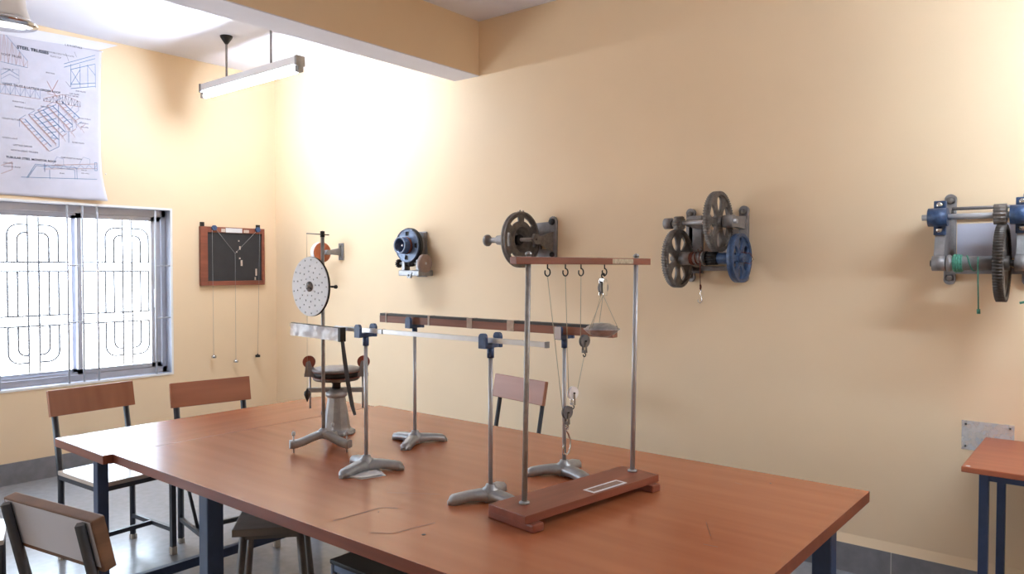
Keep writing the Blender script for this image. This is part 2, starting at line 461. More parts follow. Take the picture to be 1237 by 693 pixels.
truss(.92, .675, .0, .235, .245, .285, 7, 'b', 'b', 'r')            # pitched roof truss
truss(.93, .565, .408, .445, .475, .512, 8, 'r', 'r', 'b')          # lattice truss
truss(.535, .36, .508, .475, .525, .545, 6, 'r', 'r', 'k'); truss(.36, .20, .475, .528, .545, .565, 6, 'r', 'r', 'k')
seg('b', .003, (.92, .34), (.84, .305), (.755, .345)); seg('b', .002, (.92, .37), (.84, .335), (.755, .37)); box2('b', .0012, .92, .30, .755, .40)
# details top right
for h in (.21, .235): seg('b', .004, (.345, h+.04), (.06, h-.03))
seg('b', .004, (.285, .29), (.06, .245)); seg('b', .004, (.285, .40), (.06, .385)); seg('b', .004, (.285, .43), (.06, .41))
for a in (.285, .2, .13, .06): seg('b', .003, (a, .25), (a, .42))
seg('b', .003, (.285, .29), (.2, .40)); seg('b', .003, (.13, .26), (.06, .33)); seg('b', .003, (.2, .29), (.285, .4))
seg('k', .0015, (.33, .17), (.30, .235)); seg('k', .0015, (.33, .38), (.29, .42)); seg('k', .0015, (.25, .16), (.23, .2))
seg('r', .004, (.50, .38), (.455, .45), (.405, .50)); seg('r', .004, (.40, .37), (.455, .45), (.50, .46)); seg('r', .003, (.50, .47), (.40, .49))
# north light roof, drawn in perspective
for k in range(5):
    a, h = .76-.085*k, .66-.045*k*.75
    seg('r', .005, (a, h), (a-.27+.02*k, h+.235-.02*k)); seg('b', .006, (a-.05, h), (a-.29+.02*k, h+.2-.02*k)); seg('b', .0025, (a, h), (a-.06, h-.03))
    for i in range(9):
        t = i/9; seg('b' if i % 2 else 'r', .003, (a-.25*t, h+.215*t), (a-.25*t-.04, h+.19*t+.0)); seg('r', .002, (a-.25*t, h+.215*t), (a-.25*t-.03, h+.215*t+.04))
seg('b', .003, (.40, .55), (.40, .86)); seg('b', .002, (.76, .66), (.76, .72)); seg('b', .003, (.49, .895), (.40, .86))
for k in range(6): seg('b', .004, (.62-.03*k, .62+.035*k), (.42, .55+.05*k))
# handle-shaped detail
seg('b', .002, (.37, .65), (.30, .60), (.26, .55), (.22, .55), (.215, .59), (.26, .62), (.235, .72)); seg('b', .002, (.36, .70), (.33, .66), (.28, .66), (.27, .74), (.33, .75), (.36, .70)); seg('b', .003, (.31, .75), (.31, .83))
# monitor roof truss
seg('r', .004, (.545, 1.0-.0), (.05, .985)); seg('r', .003, (.545, 1.025), (.05, 1.02))
for i in range(13): seg('b', .002, (.545-.038*i, .995 if i % 2 else 1.025), (.545-.038*(i+1), 1.025 if i % 2 else .99))
for a in (.46, .22): seg('b', .0018, (a, .99), (a-.04, .935), (a-.10, .95), (a-.10, .99))
box2('b', .004, .075, .975, .055, 1.035); seg('b', .004, (.535, .985), (.535, 1.045))
seg('r', .003, (.93, 1.0), (.83, .975), (.83, 1.03), (.93, 1.06))
# plan with pillars
seg('b', .0035, (.75, 1.10-.015), (.06, 1.10)); seg('b', .003, (.70, 1.09), (.62, .99), (.24, 1.015), (.24, 1.10)); seg('b', .003, (.69, 1.09), (.61, 1.0), (.26, 1.03), (.26, 1.10))
seg('b', .003, (.49, 1.03), (.49, 1.10))
for c, m in (('b', BLUEINK), ('r', REDINK), ('k', INK)):
    b = B()
    for pts, w in lines[c]:
        for p, q in zip(pts, pts[1:]):
            d = V((0, q[0]-p[0], q[1]-p[1]))
            if d.length < 1e-6: continue
            nn = V((0, -d.z, d.y)).normalized()*w*.5
            vs = [V(flat(*p))-nn, V(flat(*q))-nn, V(flat(*q))+nn, V(flat(*p))+nn]
            if min(v.y for v in vs) < py0+.004 or max(v.z for v in vs) > pz1-.004 or min(v.z for v in vs) < pz0+.004 or max(v.y for v in vs) > py1: continue
            b._faces([v for v in vs], [(0, 1, 2, 3)])
    part('truss_drawing', b, m, sheet, {'b': 'blue line drawing', 'r': 'red brown line drawing', 'k': 'dark line drawing'}[c])
def text_mesh(txt, size, o, U, W, align='LEFT', bold=0, warp=None):
    cu = bpy.data.curves.new('t', 'FONT'); cu.body = txt; cu.size = size; cu.align_x = align; cu.offset = bold; cu.resolution_u = 2
    ob = bpy.data.objects.new('t', cu); me = bpy.data.meshes.new_from_object(ob); bpy.data.objects.remove(ob)
    b = B(); b.bm.from_mesh(me); bpy.data.meshes.remove(me)
    for v in b.bm.verts:
        p = V(o)+V(U)*v.co.x+V(W)*v.co.y
        if warp: p = V(warp(p.y, p.z))
        v.co = p
    return b
def words_at(t, a, h, size, bold=0):
    y, z = P(a, h)
    return text_mesh(t, size*.74, (0, y, z), Y, Z, bold=bold, warp=flat)
part('chart_title', words_at('STEEL TRUSSES', .77, .145, .040, .0012), INK, sheet, 'bold dark title lettering')
bm_all = B()
for t, a, h, s, bo in (('ROOF TRUSS', .915, .195, .028, .0002), ('L & N DETAILS', .335, .115, .024, .0003), ('DOUBLE SPLITTING PLATE', .485, .17, .019, 0), ('PLATE CLIP', .47, .20, .019, 0),
                    ('BOLTING', .51, .32, .018, 0), ('DETAIL A', .90, .30, .02, 0), ('END PLATE', .24, .45, .018, 0), ('CAP PLATE', .30, .47, .018, 0),
                    ('LIGHT TRUSS & LATTICE GIRDER ROOF', .905, .435-.025, .0275, .0003), ('ELEVATION 1', .82, .535, .018, 0), ('LATTICE GIRDER', .345, .48, .017, 0),
                    ('PATENT GLAZING', .80, .575, .02, 0), ('RIDGE', .56, .57, .02, 0), ('VALLEY GUTTER', .92, .66, .02, 0), ('NORTH LIGHT', .92, .80, .019, 0),
                    ('LATTICE GIRDER', .82, .855, .021, 0), ('NORTH LIGHT TRUSSES', .84, .892, .021, 0), ('TUBULAR STEEL MONITOR ROOF', .885, .945, .028, .0003),
                    ('ANGLE PURLIN', .22, .65, .017, 0), ('PLANNING', .21, .685, .017, 0), ('COLUMN', .20, .715, .017, 0), ('GUSSET PLATE', .28, .83, .017, 0),
                    ('COLUMN', .91, .985, .018, 0), ('MONITOR ROOF', .91, 1.01, .018, 0), ('TUBE MONITOR FRAME', .385, .942, .018, 0), ('PURLIN', .44, 1.0-.003, .018, 0),
                    ('VALLEY', .20, 1.035, .016, 0), ('FIRE WALL', .20, 1.058, .016, 0), ('SPAN', .40, 1.06, .018, 0)):
    if True:
        tb = words_at(t, a, h, s, bo); me = tb.done(); bm_all.bm.from_mesh(me); bpy.data.meshes.remove(me)
part('chart_caption', bm_all, INK, sheet, 'small dark caption lettering')
b = B(); b.cyl((.002, py1+.004, pz1-.006), (.012, py1+.004, pz1-.006), .006, n=10); b.cyl((.002, py1+.02, pz0+.205), (.01, py1+.02, pz0+.205), .004, n=8)
split('nail', b, PLASTICW, ch)

# ------------------------------------------------------------------ pendant lamp at the ceiling
lx, ly, lz = 2.03, -2.72, 2.575
lp = thing('pendant_lamp', 'white bell-shaped hanging lamp with shiny metal underside, in front of the chart', 'lamp', (lx, ly, lz), world=True)
b = B(); b.lathe((lx, ly, lz), Z, [(.10, .028), (.098, .05), (.084, .10), (.078, .16), (.072, .22), (.05, .27), (.02, .285), (.011, .30)]); part('lamp_shade', b, PLASTICW, lp)
b = B(); b.lathe((lx, ly, lz), Z, [(.0, .001), (.06, .0), (.092, .006), (.126, .016), (.128, .024), (.112, .034), (.099, .04)]); part('reflector_dish', b, CHROME, lp)
b = B(); b.cyl((lx, ly, lz+.29), (lx, ly, H), .009, n=10); part('suspension_rod', b, PLASTICW, lp)
b = B(); b.lathe((lx, ly, H), -Z, [(.055, 0), (.055, .03), (.02, .075), (.011, .08)]); part('ceiling_cup', b, PLASTICW, lp)

# ------------------------------------------------------------------ fluorescent fittings
def tube_light(x0, x1, y, z, label):
    xm = (x0+x1)/2
    t = thing('tube_light', label, 'light', (xm, y, z))
    L = (x1-x0)/2
    b = B(); b.prism([(-L, -.03, .0), (-L, -.03, .052), (-L, .03, .052), (-L, .03, .0), (-L, .02, -.006), (-L, -.02, -.006)], (2*L, 0, 0)); part('batten', b, PLASTICW, t)
    b = B(); b.cyl((-L+.02, 0, -.032), (L-.02, 0, -.032), .019, n=20); part('glass_tube', b, TUBE, t)
    for s in (-1, 1):
        b = B(); b.span(s*L-.022, s*L+.022, -.02, .02, -.05, .0, bev=.004); e = part('tube_holder', b, CASTW, t)
        b = B(); b.span(s*L-.004*s, s*L+.02*s, -.034, .034, -.01, .056, bev=.004); part('end_cap', b, CASTW, t)
        xr = s*(L*.47)
        b = B(); b.cyl((xr, 0, .052), (xr, 0, H-z), .008, n=10); rod = part('suspension_rod', b, CASTW, t)
        b = B(); b.lathe((xr, 0, H-z), -Z, [(.045, 0), (.042, .012), (.02, .045), (.009, .06)]); part('ceiling_cup', b, BLACKIRON, rod)
    return t
tl = tube_light(.47, 1.685, -.926, 2.842, 'lit white fluorescent tube hanging on two rods beside the roof beam')

c = copy_tree(tl); c.location = (6.37, -.926, 2.5); c['label'] = 'lit tube light hanging low over the side desk, beyond the blue-bearing winch'
for o in c.children_recursive:           # longer rods down to this lower fitting
    if o.name.startswith('suspension_rod'): o.data = o.data.copy(); o.data.transform(Matrix.Scale((H-2.5)/(H-2.842), 4, Z))
for o in c.children_recursive:
    if o.name.startswith('ceiling_cup'): o.location.z += 2.842-2.5
tl['group'] = c['group'] = 'fluorescent tube lights'
# ------------------------------------------------------------------ force board on the left wall
fb = thing('force_board', 'black board in a red-brown wooden frame with pulleys and strings, on the window wall', 'board', (0, -.432, 1.35), world=True)
b = B(); b.span(.002, .022, -.70, -.165, 1.37, 1.81); part('board_panel', b, BLACKBOARD, fb)
b = B()
b.span(.0, .034, -.729, -.668, 1.35, 1.842, bev=.003); b.span(.0, .034, -.162, -.136, 1.35, 1.842, bev=.003)
b.span(.0, .034, -.668, -.162, 1.35, 1.388, bev=.003); b.span(.0, .034, -.668, -.162, 1.795, 1.842, bev=.003)
part('wooden_frame', b, REDWOOD, fb)
b = B(); b.span(.004, .02, -.722, -.69, 1.842, 1.878, bev=.002); b.span(.004, .02, -.205, -.172, 1.842, 1.876, bev=.002); split('hanging_lug', b, BLACKIRON, fb)
b = B(); b.span(.034, .0355, -.508, -.354, 1.798, 1.836); part('label', b, PAPER, fb, 'blank white paper label')
b = B(); b.span(.034, .0352, -.548, -.512, 1.80, 1.828); b.span(.034, .0352, -.34, -.29, 1.80, 1.826); split('old_label_patch', b, TAPE, fb)
JX = .05
for y in (-.618, -.212):
    b = B(); b.cyl((.034, y, 1.832), (.062, y, 1.832), .006, n=10); b.lathe((.04, y, 1.832), X, [(.022, 0), (.022, .004), (.018, .008), (.022, .012), (.022, .016)], 18); part('pulley', b, DKBLUE, fb)
b = B(); b.tube([(JX, -.60, 1.815), (.04, -.426, 1.622), (JX, -.23, 1.815)], .0016, 6); b.tube([(.04, -.426, 1.622), (.04, -.427, .72)], .0012, 6)
b.tube([(JX, -.638, 1.82), (JX-.005, -.632, .775)], .0012, 6); b.tube([(JX, -.195, 1.82), (JX-.005, -.219, .745)], .0012, 6)
split('string', b, GREYSTRING, fb)
b = B()
for y, z, w, h in ((-.37, 1.67, .014, .03), (-.40, 1.635, .01, .012), (-.372, 1.58, .014, .014), (-.355, 1.54, .018, .05), (-.215, 1.46, .016, .06), (-.225, 1.405, .012, .025), (-.38, 1.73, .012, .012)): b.span(.022, .0225, y-w/2, y+w/2, z-h/2, z+h/2)
split('chipped_patch', b, TAPE, fb)
for y, z, wname in ((-.631, .757, 'left'), (-.427, .70, 'middle'), (-.22, .727, 'right')):
    b = B(); b.lathe((.045 if y != -.427 else .04, y, z-.012), Z, [(.0, 0), (.02, .0), (.021, .018), (.008, .022), (.003, .03), (.0, .034)], 16)
    single('slotted_weight', b, CHROME if y < -.3 else BLACKIRON, (.045, y, z-.012), {'left': 'small steel weight on the string nearest the window below the black board', 'middle': 'small steel weight hanging lowest on the middle string below the black board', 'right': 'small dark weight on the string nearest the room corner below the black board'}[wname], 'weight', 'weights below the black board')

# ------------------------------------------------------------------ tables
TZ = .75
et = thing('end_table', 'narrow brown laminate table set crosswise at the window end of the big table', 'table', (2.555, -1.94, 0), world=True)
b = B(); b.span(2.31, 2.80, -2.640, -1.240, TZ-.036, TZ, bev=.0012); o = part('tabletop', b, ENDLAM, et)
o.data.materials.append(TABLEEDGE)
for p in o.data.polygons:
    if abs(p.normal.z) < .5: p.material_index = 1
for x, y in ((2.40, -2.49), (2.68, -2.60), (2.40, -1.33), (2.70, -1.30)):
    b = B(); b.span(x-.022, x+.022, y-.022, y+.022, 0, TZ-.036, bev=.004); part('leg', b, STEELBLUE, et)
b = B(); b.span(2.39, 2.71, -2.36, -2.33, .690, .7145); b.span(2.39, 2.71, -1.37, -1.34, .690, .7145)
b.span(2.39, 2.414, -2.47, -1.35, .690, .7145); b.span(2.69, 2.714, -2.578, -1.322, .690, .7145)
split('apron', b, STEELBLUE, et)
b = B(); b.span(2.682, 2.712, -2.60, -1.30, .150, .190); part('foot_rail', b, STEELBLUE, et)
mt = thing('laboratory_table', 'large brown laminate table with dark blue steel legs in the middle of the room', 'table', (4.05, -1.91, 0), world=True)
b = B(); b.span(2.8045, 5.292, -2.603, -1.210, TZ-.036, TZ, bev=.0012); top = part('tabletop', b, TABLELAM, mt)
me = top.data; me.materials.append(TABLEEDGE)
for p in me.polygons:
    if abs(p.normal.z) < .5: p.material_index = 1
for x, y in ((3.49, -2.565), (3.49, -1.25), (5.215, -1.44), (5.215, -2.5)):
    b = B(); b.span(x-.03, x+.03, y-.03, y+.03, 0, TZ-.036, bev=.005); part('leg', b, STEELBLUE, mt)
b = B()
b.span(3.507, 5.2, -2.30, -2.27, .68, .7145); b.span(3.507, 5.2, -1.56, -1.53, .68, .7145); b.span(3.475, 3.505, -2.535, -1.28, .68, .7145); b.span(5.2, 5.23, -2.47, -1.47, .68, .7145)
split('apron', b, STEELBLUE, mt)
SCRATCH = mat('scratch_brown', (104, 62, 44), .6)
b = B()
def scr(pts, w=.0048): # dark scratch lines set a hair above the laminate
    for p, q in zip(pts, pts[1:]):
        d = V((q[0]-p[0], q[1]-p[1], 0)); nn = V((-d.y, d.x, 0)).normalized()*w/2
        b._faces([V((p[0], p[1], TZ+.0006))-nn, V((q[0], q[1], TZ+.0006))-nn, V((q[0], q[1], TZ+.0006))+nn, V((p[0], p[1], TZ+.0006))+nn], [(0, 1, 2, 3)])
scr([(4.14, -2.54), (4.15, -2.44), (4.153, -2.372), (4.17, -2.355), (4.20, -2.34)]); scr([(4.30, -2.535), (4.36, -2.50), (4.368, -2.43), (4.385, -2.36)], .0032); scr([(4.05, -2.25), (4.2, -2.15)], .002)
scr([(5.07, -2.02), (5.11, -2.015)], .003); scr([(5.0, -1.85), (5.06, -1.95)], .0015); scr([(4.9, -1.4), (4.93, -1.41)], .002)
split('scratch', b, SCRATCH, mt)
b = B()
for x, y, r in ((4.43, -2.45, .006), (4.18, -2.40, .002), (5.0, -1.33, .003)): b.lathe((x, y, TZ), Z, [(r, 0), (r, .0007)], 10)
split('burn_mark', b, BLACKIRON, mt)

dk = thing('side_desk', 'small brown laminate desk with blue legs against the wall below the last winch', 'desk', (6.05, -.33, 0), world=True)
b = B(); b.span(5.475, 6.65, -.645, -.005, TZ-.022, TZ, bev=.004); part('tabletop', b, DESKLAM, dk)
for x in (5.545, 6.58):
    for y in (-.595, -.07):
        b = B(); b.span(x-.016, x+.016, y-.016, y+.016, 0, TZ-.022, bev=.003); part('leg', b, STEELBLUE, dk)
b = B(); b.span(5.53, 6.6, -.608, -.582, .70, .728); b.span(5.53, 6.6, -.083, -.057, .70, .728); b.span(5.532, 5.558, -.6, -.07, .70, .728); b.span(6.567, 6.593, -.6, -.07, .70, .728)
split('apron', b, STEELBLUE, dk)
b = B(); b.lathe((5.495, -.625, TZ), Z, [(.008, 0), (.008, .0008)], 10); part('paint_chip', b, PLASTICW, dk)

# ------------------------------------------------------------------ chairs (seat looks along local +x, origin on the floor below the rear legs)
def chair(label, loc, rz, lam, seatmat, backmat2=None, w=.41, brace=False, steel=None, top=.868, lean=.085, thick=.024, post_top=.845, bh=.135, sd=.42, sz=.452):
    steel = steel or CHAIRSTEEL
    c = thing('chair', label, 'chair', loc, rz, 'steel-framed chairs around the big table')
    hw = w/2-.02
    b = B(); b.box((.01+sd/2, 0, sz), (sd, w, .022), bev=.004); part('seat', b, seatmat, c)
    ang = math.atan2(lean, .868-.43)
    M = Matrix.Rotation(-ang, 3, 'Y')
    def post(z): return -lean*max(0, (z-.43)/(.868-.43))
    zc = top-bh/2
    b = B(); b.box((post(zc)+.012+thick/2, 0, zc), (thick, w+.03, bh), M=M, bev=.004)
    bo = part('backrest', b, lam, c)
    if backmat2:
        b = B(); b.box((post(zc)+.0115, 0, zc), (.002, w+.012, bh-.02), M=M); part('backrest_panel', b, backmat2, bo, 'white laminate back panel')
    for s in (-1, 1):
        b = B(); b.tube([(0, s*hw, 0), (0, s*hw, .40), (-.006, s*hw, .45), (post(post_top), s*hw, post_top)], .0165, 4)
        lg = part('rear_leg', b, steel, c)
        b = B(); b.box((0, s*hw, .013), (.031, .031, .026), bev=.003); part('rubber_foot', b, RUBBER, lg)
        b = B(); b.box((sd-.02, s*hw, .22), (.024, .024, (sz-.012))); lg = part('front_leg', b, steel, c)
        b = B(); b.box((sd-.02, s*hw, .02), (.030, .030, .04), bev=.003); part('rubber_foot', b, RUBBER, lg)
        b = B(); b.box((sd/2-.01, s*hw, .13), (sd-.02, .018, .022)); part('side_rail', b, steel, c)
        b = B(); b.box((sd/2-.005, s*hw, sz-.024), (sd, .022, .026)); part('seat_rail', b, steel, c)
    b = B(); b.box((.2, 0, .13), (.018, 2*hw, .022)); part('stretcher', b, steel, c)
    b = B(); b.box((sd-.015, 0, sz-.024), (.02, 2*hw-.022, .026)); b.box((.0, 0, sz-.024), (.02, 2*hw, .026)); split('cross_rail', b, steel, c)
    if brace:
        b = B(); b.tube([(.02, -hw+.012, .40), (.24, -hw+.012, .135)], .009, 6); part('diagonal_brace', b, steel, c)
    return c
chair('brown chair nearest the window, its seat shining white with daylight', (1.715, -2.225, 0), math.radians(4), CHAIRLAM_V, SEATLAM)
chair('brown chair with horizontal wood grain back below the black force board', (2.005, -1.722, 0), math.radians(-10), CHAIRLAM_H, SEATLAM, brace=True)
chair('faded brown chair between the big table and the wall of winches', (3.235, -.585, 0), math.radians(-100), CHAIRLAM_P, SEATLAM, top=.868)
chair('chair with white laminate back turned to the camera, in front of the table end', (3.625, -3.055, 0), math.radians(100), EDGEWOOD, SEATLAM, WHITELAM, top=.838, thick=.036, post_top=.822, w=.40, lean=.10, bh=.152, sd=.33, sz=.42)

def stool(label, loc, rz, topmat, steel, size=.30, h=.46, splay=.035, rails=True, legs_in=.04, thick=.03):
    c = thing('stool', label, 'stool', loc, rz, 'backless stools under the table')
    b = B(); b.box((0, 0, h-thick/2), (size, size, thick), bev=.004); part('seat', b, topmat, c)
    q = size/2-legs_in
    for sx in (-1, 1):
        for sy in (-1, 1):
            b = B(); b.tube([(sx*q, sy*q, h-thick), (sx*(q+splay), sy*(q+splay), 0)], .0155, 4); part('leg', b, steel, c)
    if rails:
        k = q+splay*.72
        for sx in (-1, 1):
            b = B(); b.box((0, sx*k, .13), (2*k, .016, .024)); part('stretcher', b, steel, c)
            b = B(); b.box((sx*k, 0, .13), (.016, 2*k, .024)); part('stretcher', b, steel, c)
    b = B(); 
    for s in (-1, 1): b.box((0, s*q, h-thick-.012), (2*q, .018, .022)); b.box((s*q, 0, h-thick-.012), (.018, 2*q, .022))
    split('seat_frame', b, steel, c)
    return c
stool('grey weathered stool with splayed legs standing under the near edge of the table', (3.175, -2.105, 0), math.radians(50), STOOLTOP, STOOLSTEEL, h=.45)
stool('pale topped stool at the edge of the picture beside the white-backed chair', (2.42, -3.02, 0), math.radians(70), SEATLAM, CHAIRSTEEL, splay=.0, h=.45, legs_in=.025, thick=.02)
gs = stool('dark topped stool with a pale blue steel frame half hidden below the table', (3.93, -2.08, 0), 0, PADTOP, LIGHTSTEEL, size=.36, splay=.0, h=.455, legs_in=.012, thick=.016)

# ------------------------------------------------------------------ beam stands on the table
def stand(label, loc, rz, sticker=False):
    c = thing('beam_stand', label, 'stand', (loc[0], loc[1], TZ), rz, 'grey tripod stands carrying the beams')
    b = B()
    for k in range(3):
        a = 2*PI*k/3; d = V((math.cos(a), math.sin(a), 0)); w = V((-d.y, d.x, 0))
        rows = []
        for t in (0, .12, .25, .4, .55, .7, .8, .88, .94, .985, 1.0):
            rr = .004+.136*t
            hw = (.0275-.006*t) if t < .9 else (.0165 if t < .95 else .0085)
            zt = (.040-.015*t+.003*math.sin(t*PI)) if t < .9 else (.023 if t < .95 else .012)
            zb = .009*math.sin(min(1, t/.85)*PI) if t < .85 else 0
            rows.append([d*rr-w*hw+Z*zb, d*rr-w*hw*.95+Z*(zb*.4+zt*.65), d*rr-w*hw*.6+Z*zt, d*rr+w*hw*.6+Z*zt, d*rr+w*hw*.95+Z*(zb*.4+zt*.65), d*rr+w*hw+Z*zb])
        vr = [[b.bm.verts.new(p) for p in r] for r in rows]
        for p, q in zip(vr, vr[1:]):
            for i in range(6):
                f = b.bm.faces.new((p[i], p[(i+1) % 6], q[(i+1) % 6], q[i])); f.smooth = i not in (5,)
        b.bm.faces.new(vr[0][::-1]); b.bm.faces.new(vr[-1])
    b.lathe((0, 0, .004), Z, [(.026, 0), (.03, .02), (.027, .036), (.017, .043), (.0155, .050), (.009, .052)], 20)
    base = part('tripod_base', b, CAST, c)
    b = B()
    for k in range(3):
        a = 2*PI*k/3; b.lathe((.112*math.cos(a), .112*math.sin(a), .016), Z, [(.0045, 0), (.0045, .0105)], 10)
    split('foot_screw', b, BLACKIRON, base)
    b = B(); b.cyl((0, 0, .05), (0, 0, .476), .0072, n=16); part('rod', b, ROD, c)
    # saddle: kept square to the beam whatever the turn of the base
    M = Matrix.Rotation(-rz, 3, 'Z')
    b = B(); b.cyl((0, 0, .462), (0, 0, .497), .0115, n=16)
    b.box((0, 0, .502), (.024, .080, .015), M=M, bev=.002)
    for s in (-1, 1): b.prism([M @ V((x, s*.030, z)) for x, z in ((-.015, .494), (.015, .494), (.015, .530), (.012, .538), (.006, .542), (-.006, .542), (-.012, .538), (-.015, .530))], M @ V((0, .012*s, 0)))
    sad = part('blue_saddle', b, DKBLUE, c)
    if sticker:
        b = B(); b.box(M @ V((0, -.0426, .518)), (.028, .0012, .044), M=M); part('white_sticker', b, PAPER, sad)
    return c
stand('grey tripod stand at the left end of the metal bar, on a folded paper', (3.771, -2.107), math.radians(40))
stand('grey tripod stand under the wooden beam nearest the turntable', (3.599, -1.697), math.radians(58))
stand('grey tripod stand at the right end of the metal bar', (4.373, -2.097), math.radians(-5))
stand('grey tripod stand with white sticker on its blue saddle', (4.380, -1.697), math.radians(-16), True)
# wooden beam, black scale on top
wb = thing('wooden_bar', 'long brown wooden beam with black top edge lying across two stands', 'beam', (3.99, -1.697, 1.262), world=True)
ya = -1.697
b = B(); b.span(3.392, 4.592, ya-.016, ya+.016, 1.2605, 1.290, bev=.0015); part('beam_body', b, BEAMWOOD, wb)
b = B(); b.span(3.392, 4.592, ya-.014, ya+.014, 1.290, 1.300, bev=.001); part('top_strip', b, DARKTOP, wb)
for x, w in ((3.435, .008), (3.70, .010), (3.93, .028), (4.14, .034)):
    b = B(); b.span(x-w/2, x+w/2, ya-.0172, ya+.0172, 1.2595, 1.3012); part('tape_band', b, TAPE, wb)
yb = -2.102
mb = thing('metal_bar', 'thin bright metal bar lying across the two nearer stands', 'bar', (4.09, yb, 1.262), world=True)
b = B(); b.span(3.585, 4.598, yb-.007, yb+.007, 1.2605, 1.2765, bev=.001); part('bar', b, mat('white_metal_bar', (214, 216, 222), .3, .5, var=.08, vscale=30), mb)
b = B(); b.span(3.862, 3.868, yb-.0076, yb+.0076, 1.260, 1.277); part('tape_band', b, BLACKIRON, mb)
b = B(); b.span(4.598, 4.606, yb-.008, yb+.008, 1.259, 1.278, bev=.001); part('end_cap', b, CASTW, mb)
# folded paper under the first stand
b = B()
b.prism([(3.785, -2.225, .7505), (3.862, -2.205, .7505), (3.893, -2.118, .7505), (3.80, -2.075, .7505), (3.72, -2.13, .7505)], (0, 0, .0022)); 
b.prism([(3.785, -2.225, .7530), (3.862, -2.205, .7560), (3.885, -2.128, .7560), (3.80, -2.085, .7530)], (0, 0, .0012))
single('folded_paper', b, PAPER, (3.80, -2.15, .7505), 'white folded paper lying under the foot of a grey stand', 'paper')

# ------------------------------------------------------------------ perforated disc stand with plumb line
dx, dy = 3.397, -2.02
ds = thing('disc_stand', 'tripod stand carrying a white perforated round disc and a plumb bob', 'stand', (dx, dy, TZ), world=True)
feet = [V((3.342, -2.126, TZ)), V((3.503, -1.985, TZ)), V((3.322, -1.917, TZ))]
b = B()
for f in feet:
    d = V((f.x-dx, f.y-dy, 0)); L = d.length; d.normalize(); w = V((-d.y, d.x, 0)); rows = []
    N = 8
    for i in range(N+1):
        t = i/N; rr = L*1.13*t; sm = min(1, t*1.12)**2*(3-2*min(1, t*1.12))
        zc = TZ+.066-.032*sm; hh = .016; hw = .019-.002*t
        rows.append([V((dx, dy, zc))+d*rr+w*hw*a+Z*hh*e for a, e in ((-1, -.6), (-1, .6), (-.6, 1), (.6, 1), (1, .6), (1, -.6), (.6, -1), (-.6, -1))])
    vr = [[b.bm.verts.new(p) for p in r] for r in rows]
    for p, q in zip(vr, vr[1:]):
        for i in range(8):
            fc = b.bm.faces.new((p[i], p[(i+1) % 8], q[(i+1) % 8], q[i])); fc.smooth = True
    b.bm.faces.new(vr[0][::-1]); b.bm.faces.new(vr[-1])
b.lathe((dx, dy, TZ+.06), Z, [(.02, 0), (.023, .012), (.02, .024), (.012, .03)], 18)
part('tripod_base', b, CAST, ds)
for f in feet:
    b = B(); b.cyl(f, f+Z*.078, .0032, n=8); b.lathe(f+Z*.068, Z, [(.004, 0), (.0075, .004), (.0075, .014), (.005, .018), (.0, .021)], 12); part('levelling_screw', b, ROD, ds)
b = B(); b.cyl((dx, dy, TZ+.08), (dx, dy, 1.645), .0075, n=14); part('rod', b, DULLROD, ds)
cxd, czd, yd, rd = 3.358, 1.423, dy-.034, .121
cxd = 3.363
holes = []
for rr, nn, off in ((.11, 17, 0), (.084, 14, .2), (.062, 12, .1), (.039, 9, .15)):
    for i in range(nn):
        a = 2*PI*i/nn+off; holes.append(circ(.0034, 8, rr*math.cos(a), rr*math.sin(a)))
b = B(); b.plate(circ(rd, 64), holes, .003, (cxd, yd-.004, czd), X, Z); dp = part('disc_face', b, DISC, ds)
b = B(); b.cyl((cxd, yd-.0025, czd), (cxd, yd+.006, czd), rd+.001, n=64); part('disc_rim', b, BLACKIRON, dp)
b = B(); b.lathe((cxd, yd-.005, czd), -Y, [(.021, 0), (.021, .004), (.009, .005), (.008, .012), (.0, .013)], 24); part('hub', b, CASTW, dp)
b = B()
for k in range(3): a = PI/2+2*PI*k/3; b.lathe((cxd+.0145*math.cos(a), yd-.008, czd+.0145*math.sin(a)), -Y, [(.0035, 0), (.0035, .003)], 10)
split('hub_screw', b, BLACKIRON, dp)
b = B(); b.cyl((cxd, yd+.006, czd), (cxd, dy, czd), .008, n=12); b.box((dx-.01, dy, czd), (.055, .022, .02), bev=.002); part('clamp', b, CASTW, ds)
b = B(); b.cyl((dx, dy, czd), (dx+.085, dy, czd), .004, n=8); b.lathe((dx+.078, dy, czd), X, [(.004, 0), (.008, .003), (.008, .01), (.004, .012)], 10); part('thumb_screw', b, BLACKIRON, ds)
b = B(); b.cyl((dx+.045, dy-.002, 1.633), (3.292, dy-.002, 1.643), .0022, n=8); b.lathe((dx, dy, 1.625), Z, [(.0095, 0), (.0095, .024), (.0, .026)], 14); part('pointer_arm', b, BLACKIRON, ds)
b = B(); b.cyl((3.294, dy-.002, 1.643), (3.29, dy-.002, .985), .0008, n=5); part('plumb_line', b, STRING, ds)
b = B(); b.lathe((3.29, dy-.002, .935), Z, [(.0, 0), (.009, .02), (.0135, .032), (.0125, .044), (.006, .05), (.003, .057), (.0, .058)], 16)
single('plumb_bob', b, BLACKIRON, (3.29, dy-.002, .935), 'black pointed plumb bob hanging beside the disc stand', 'plumb bob')
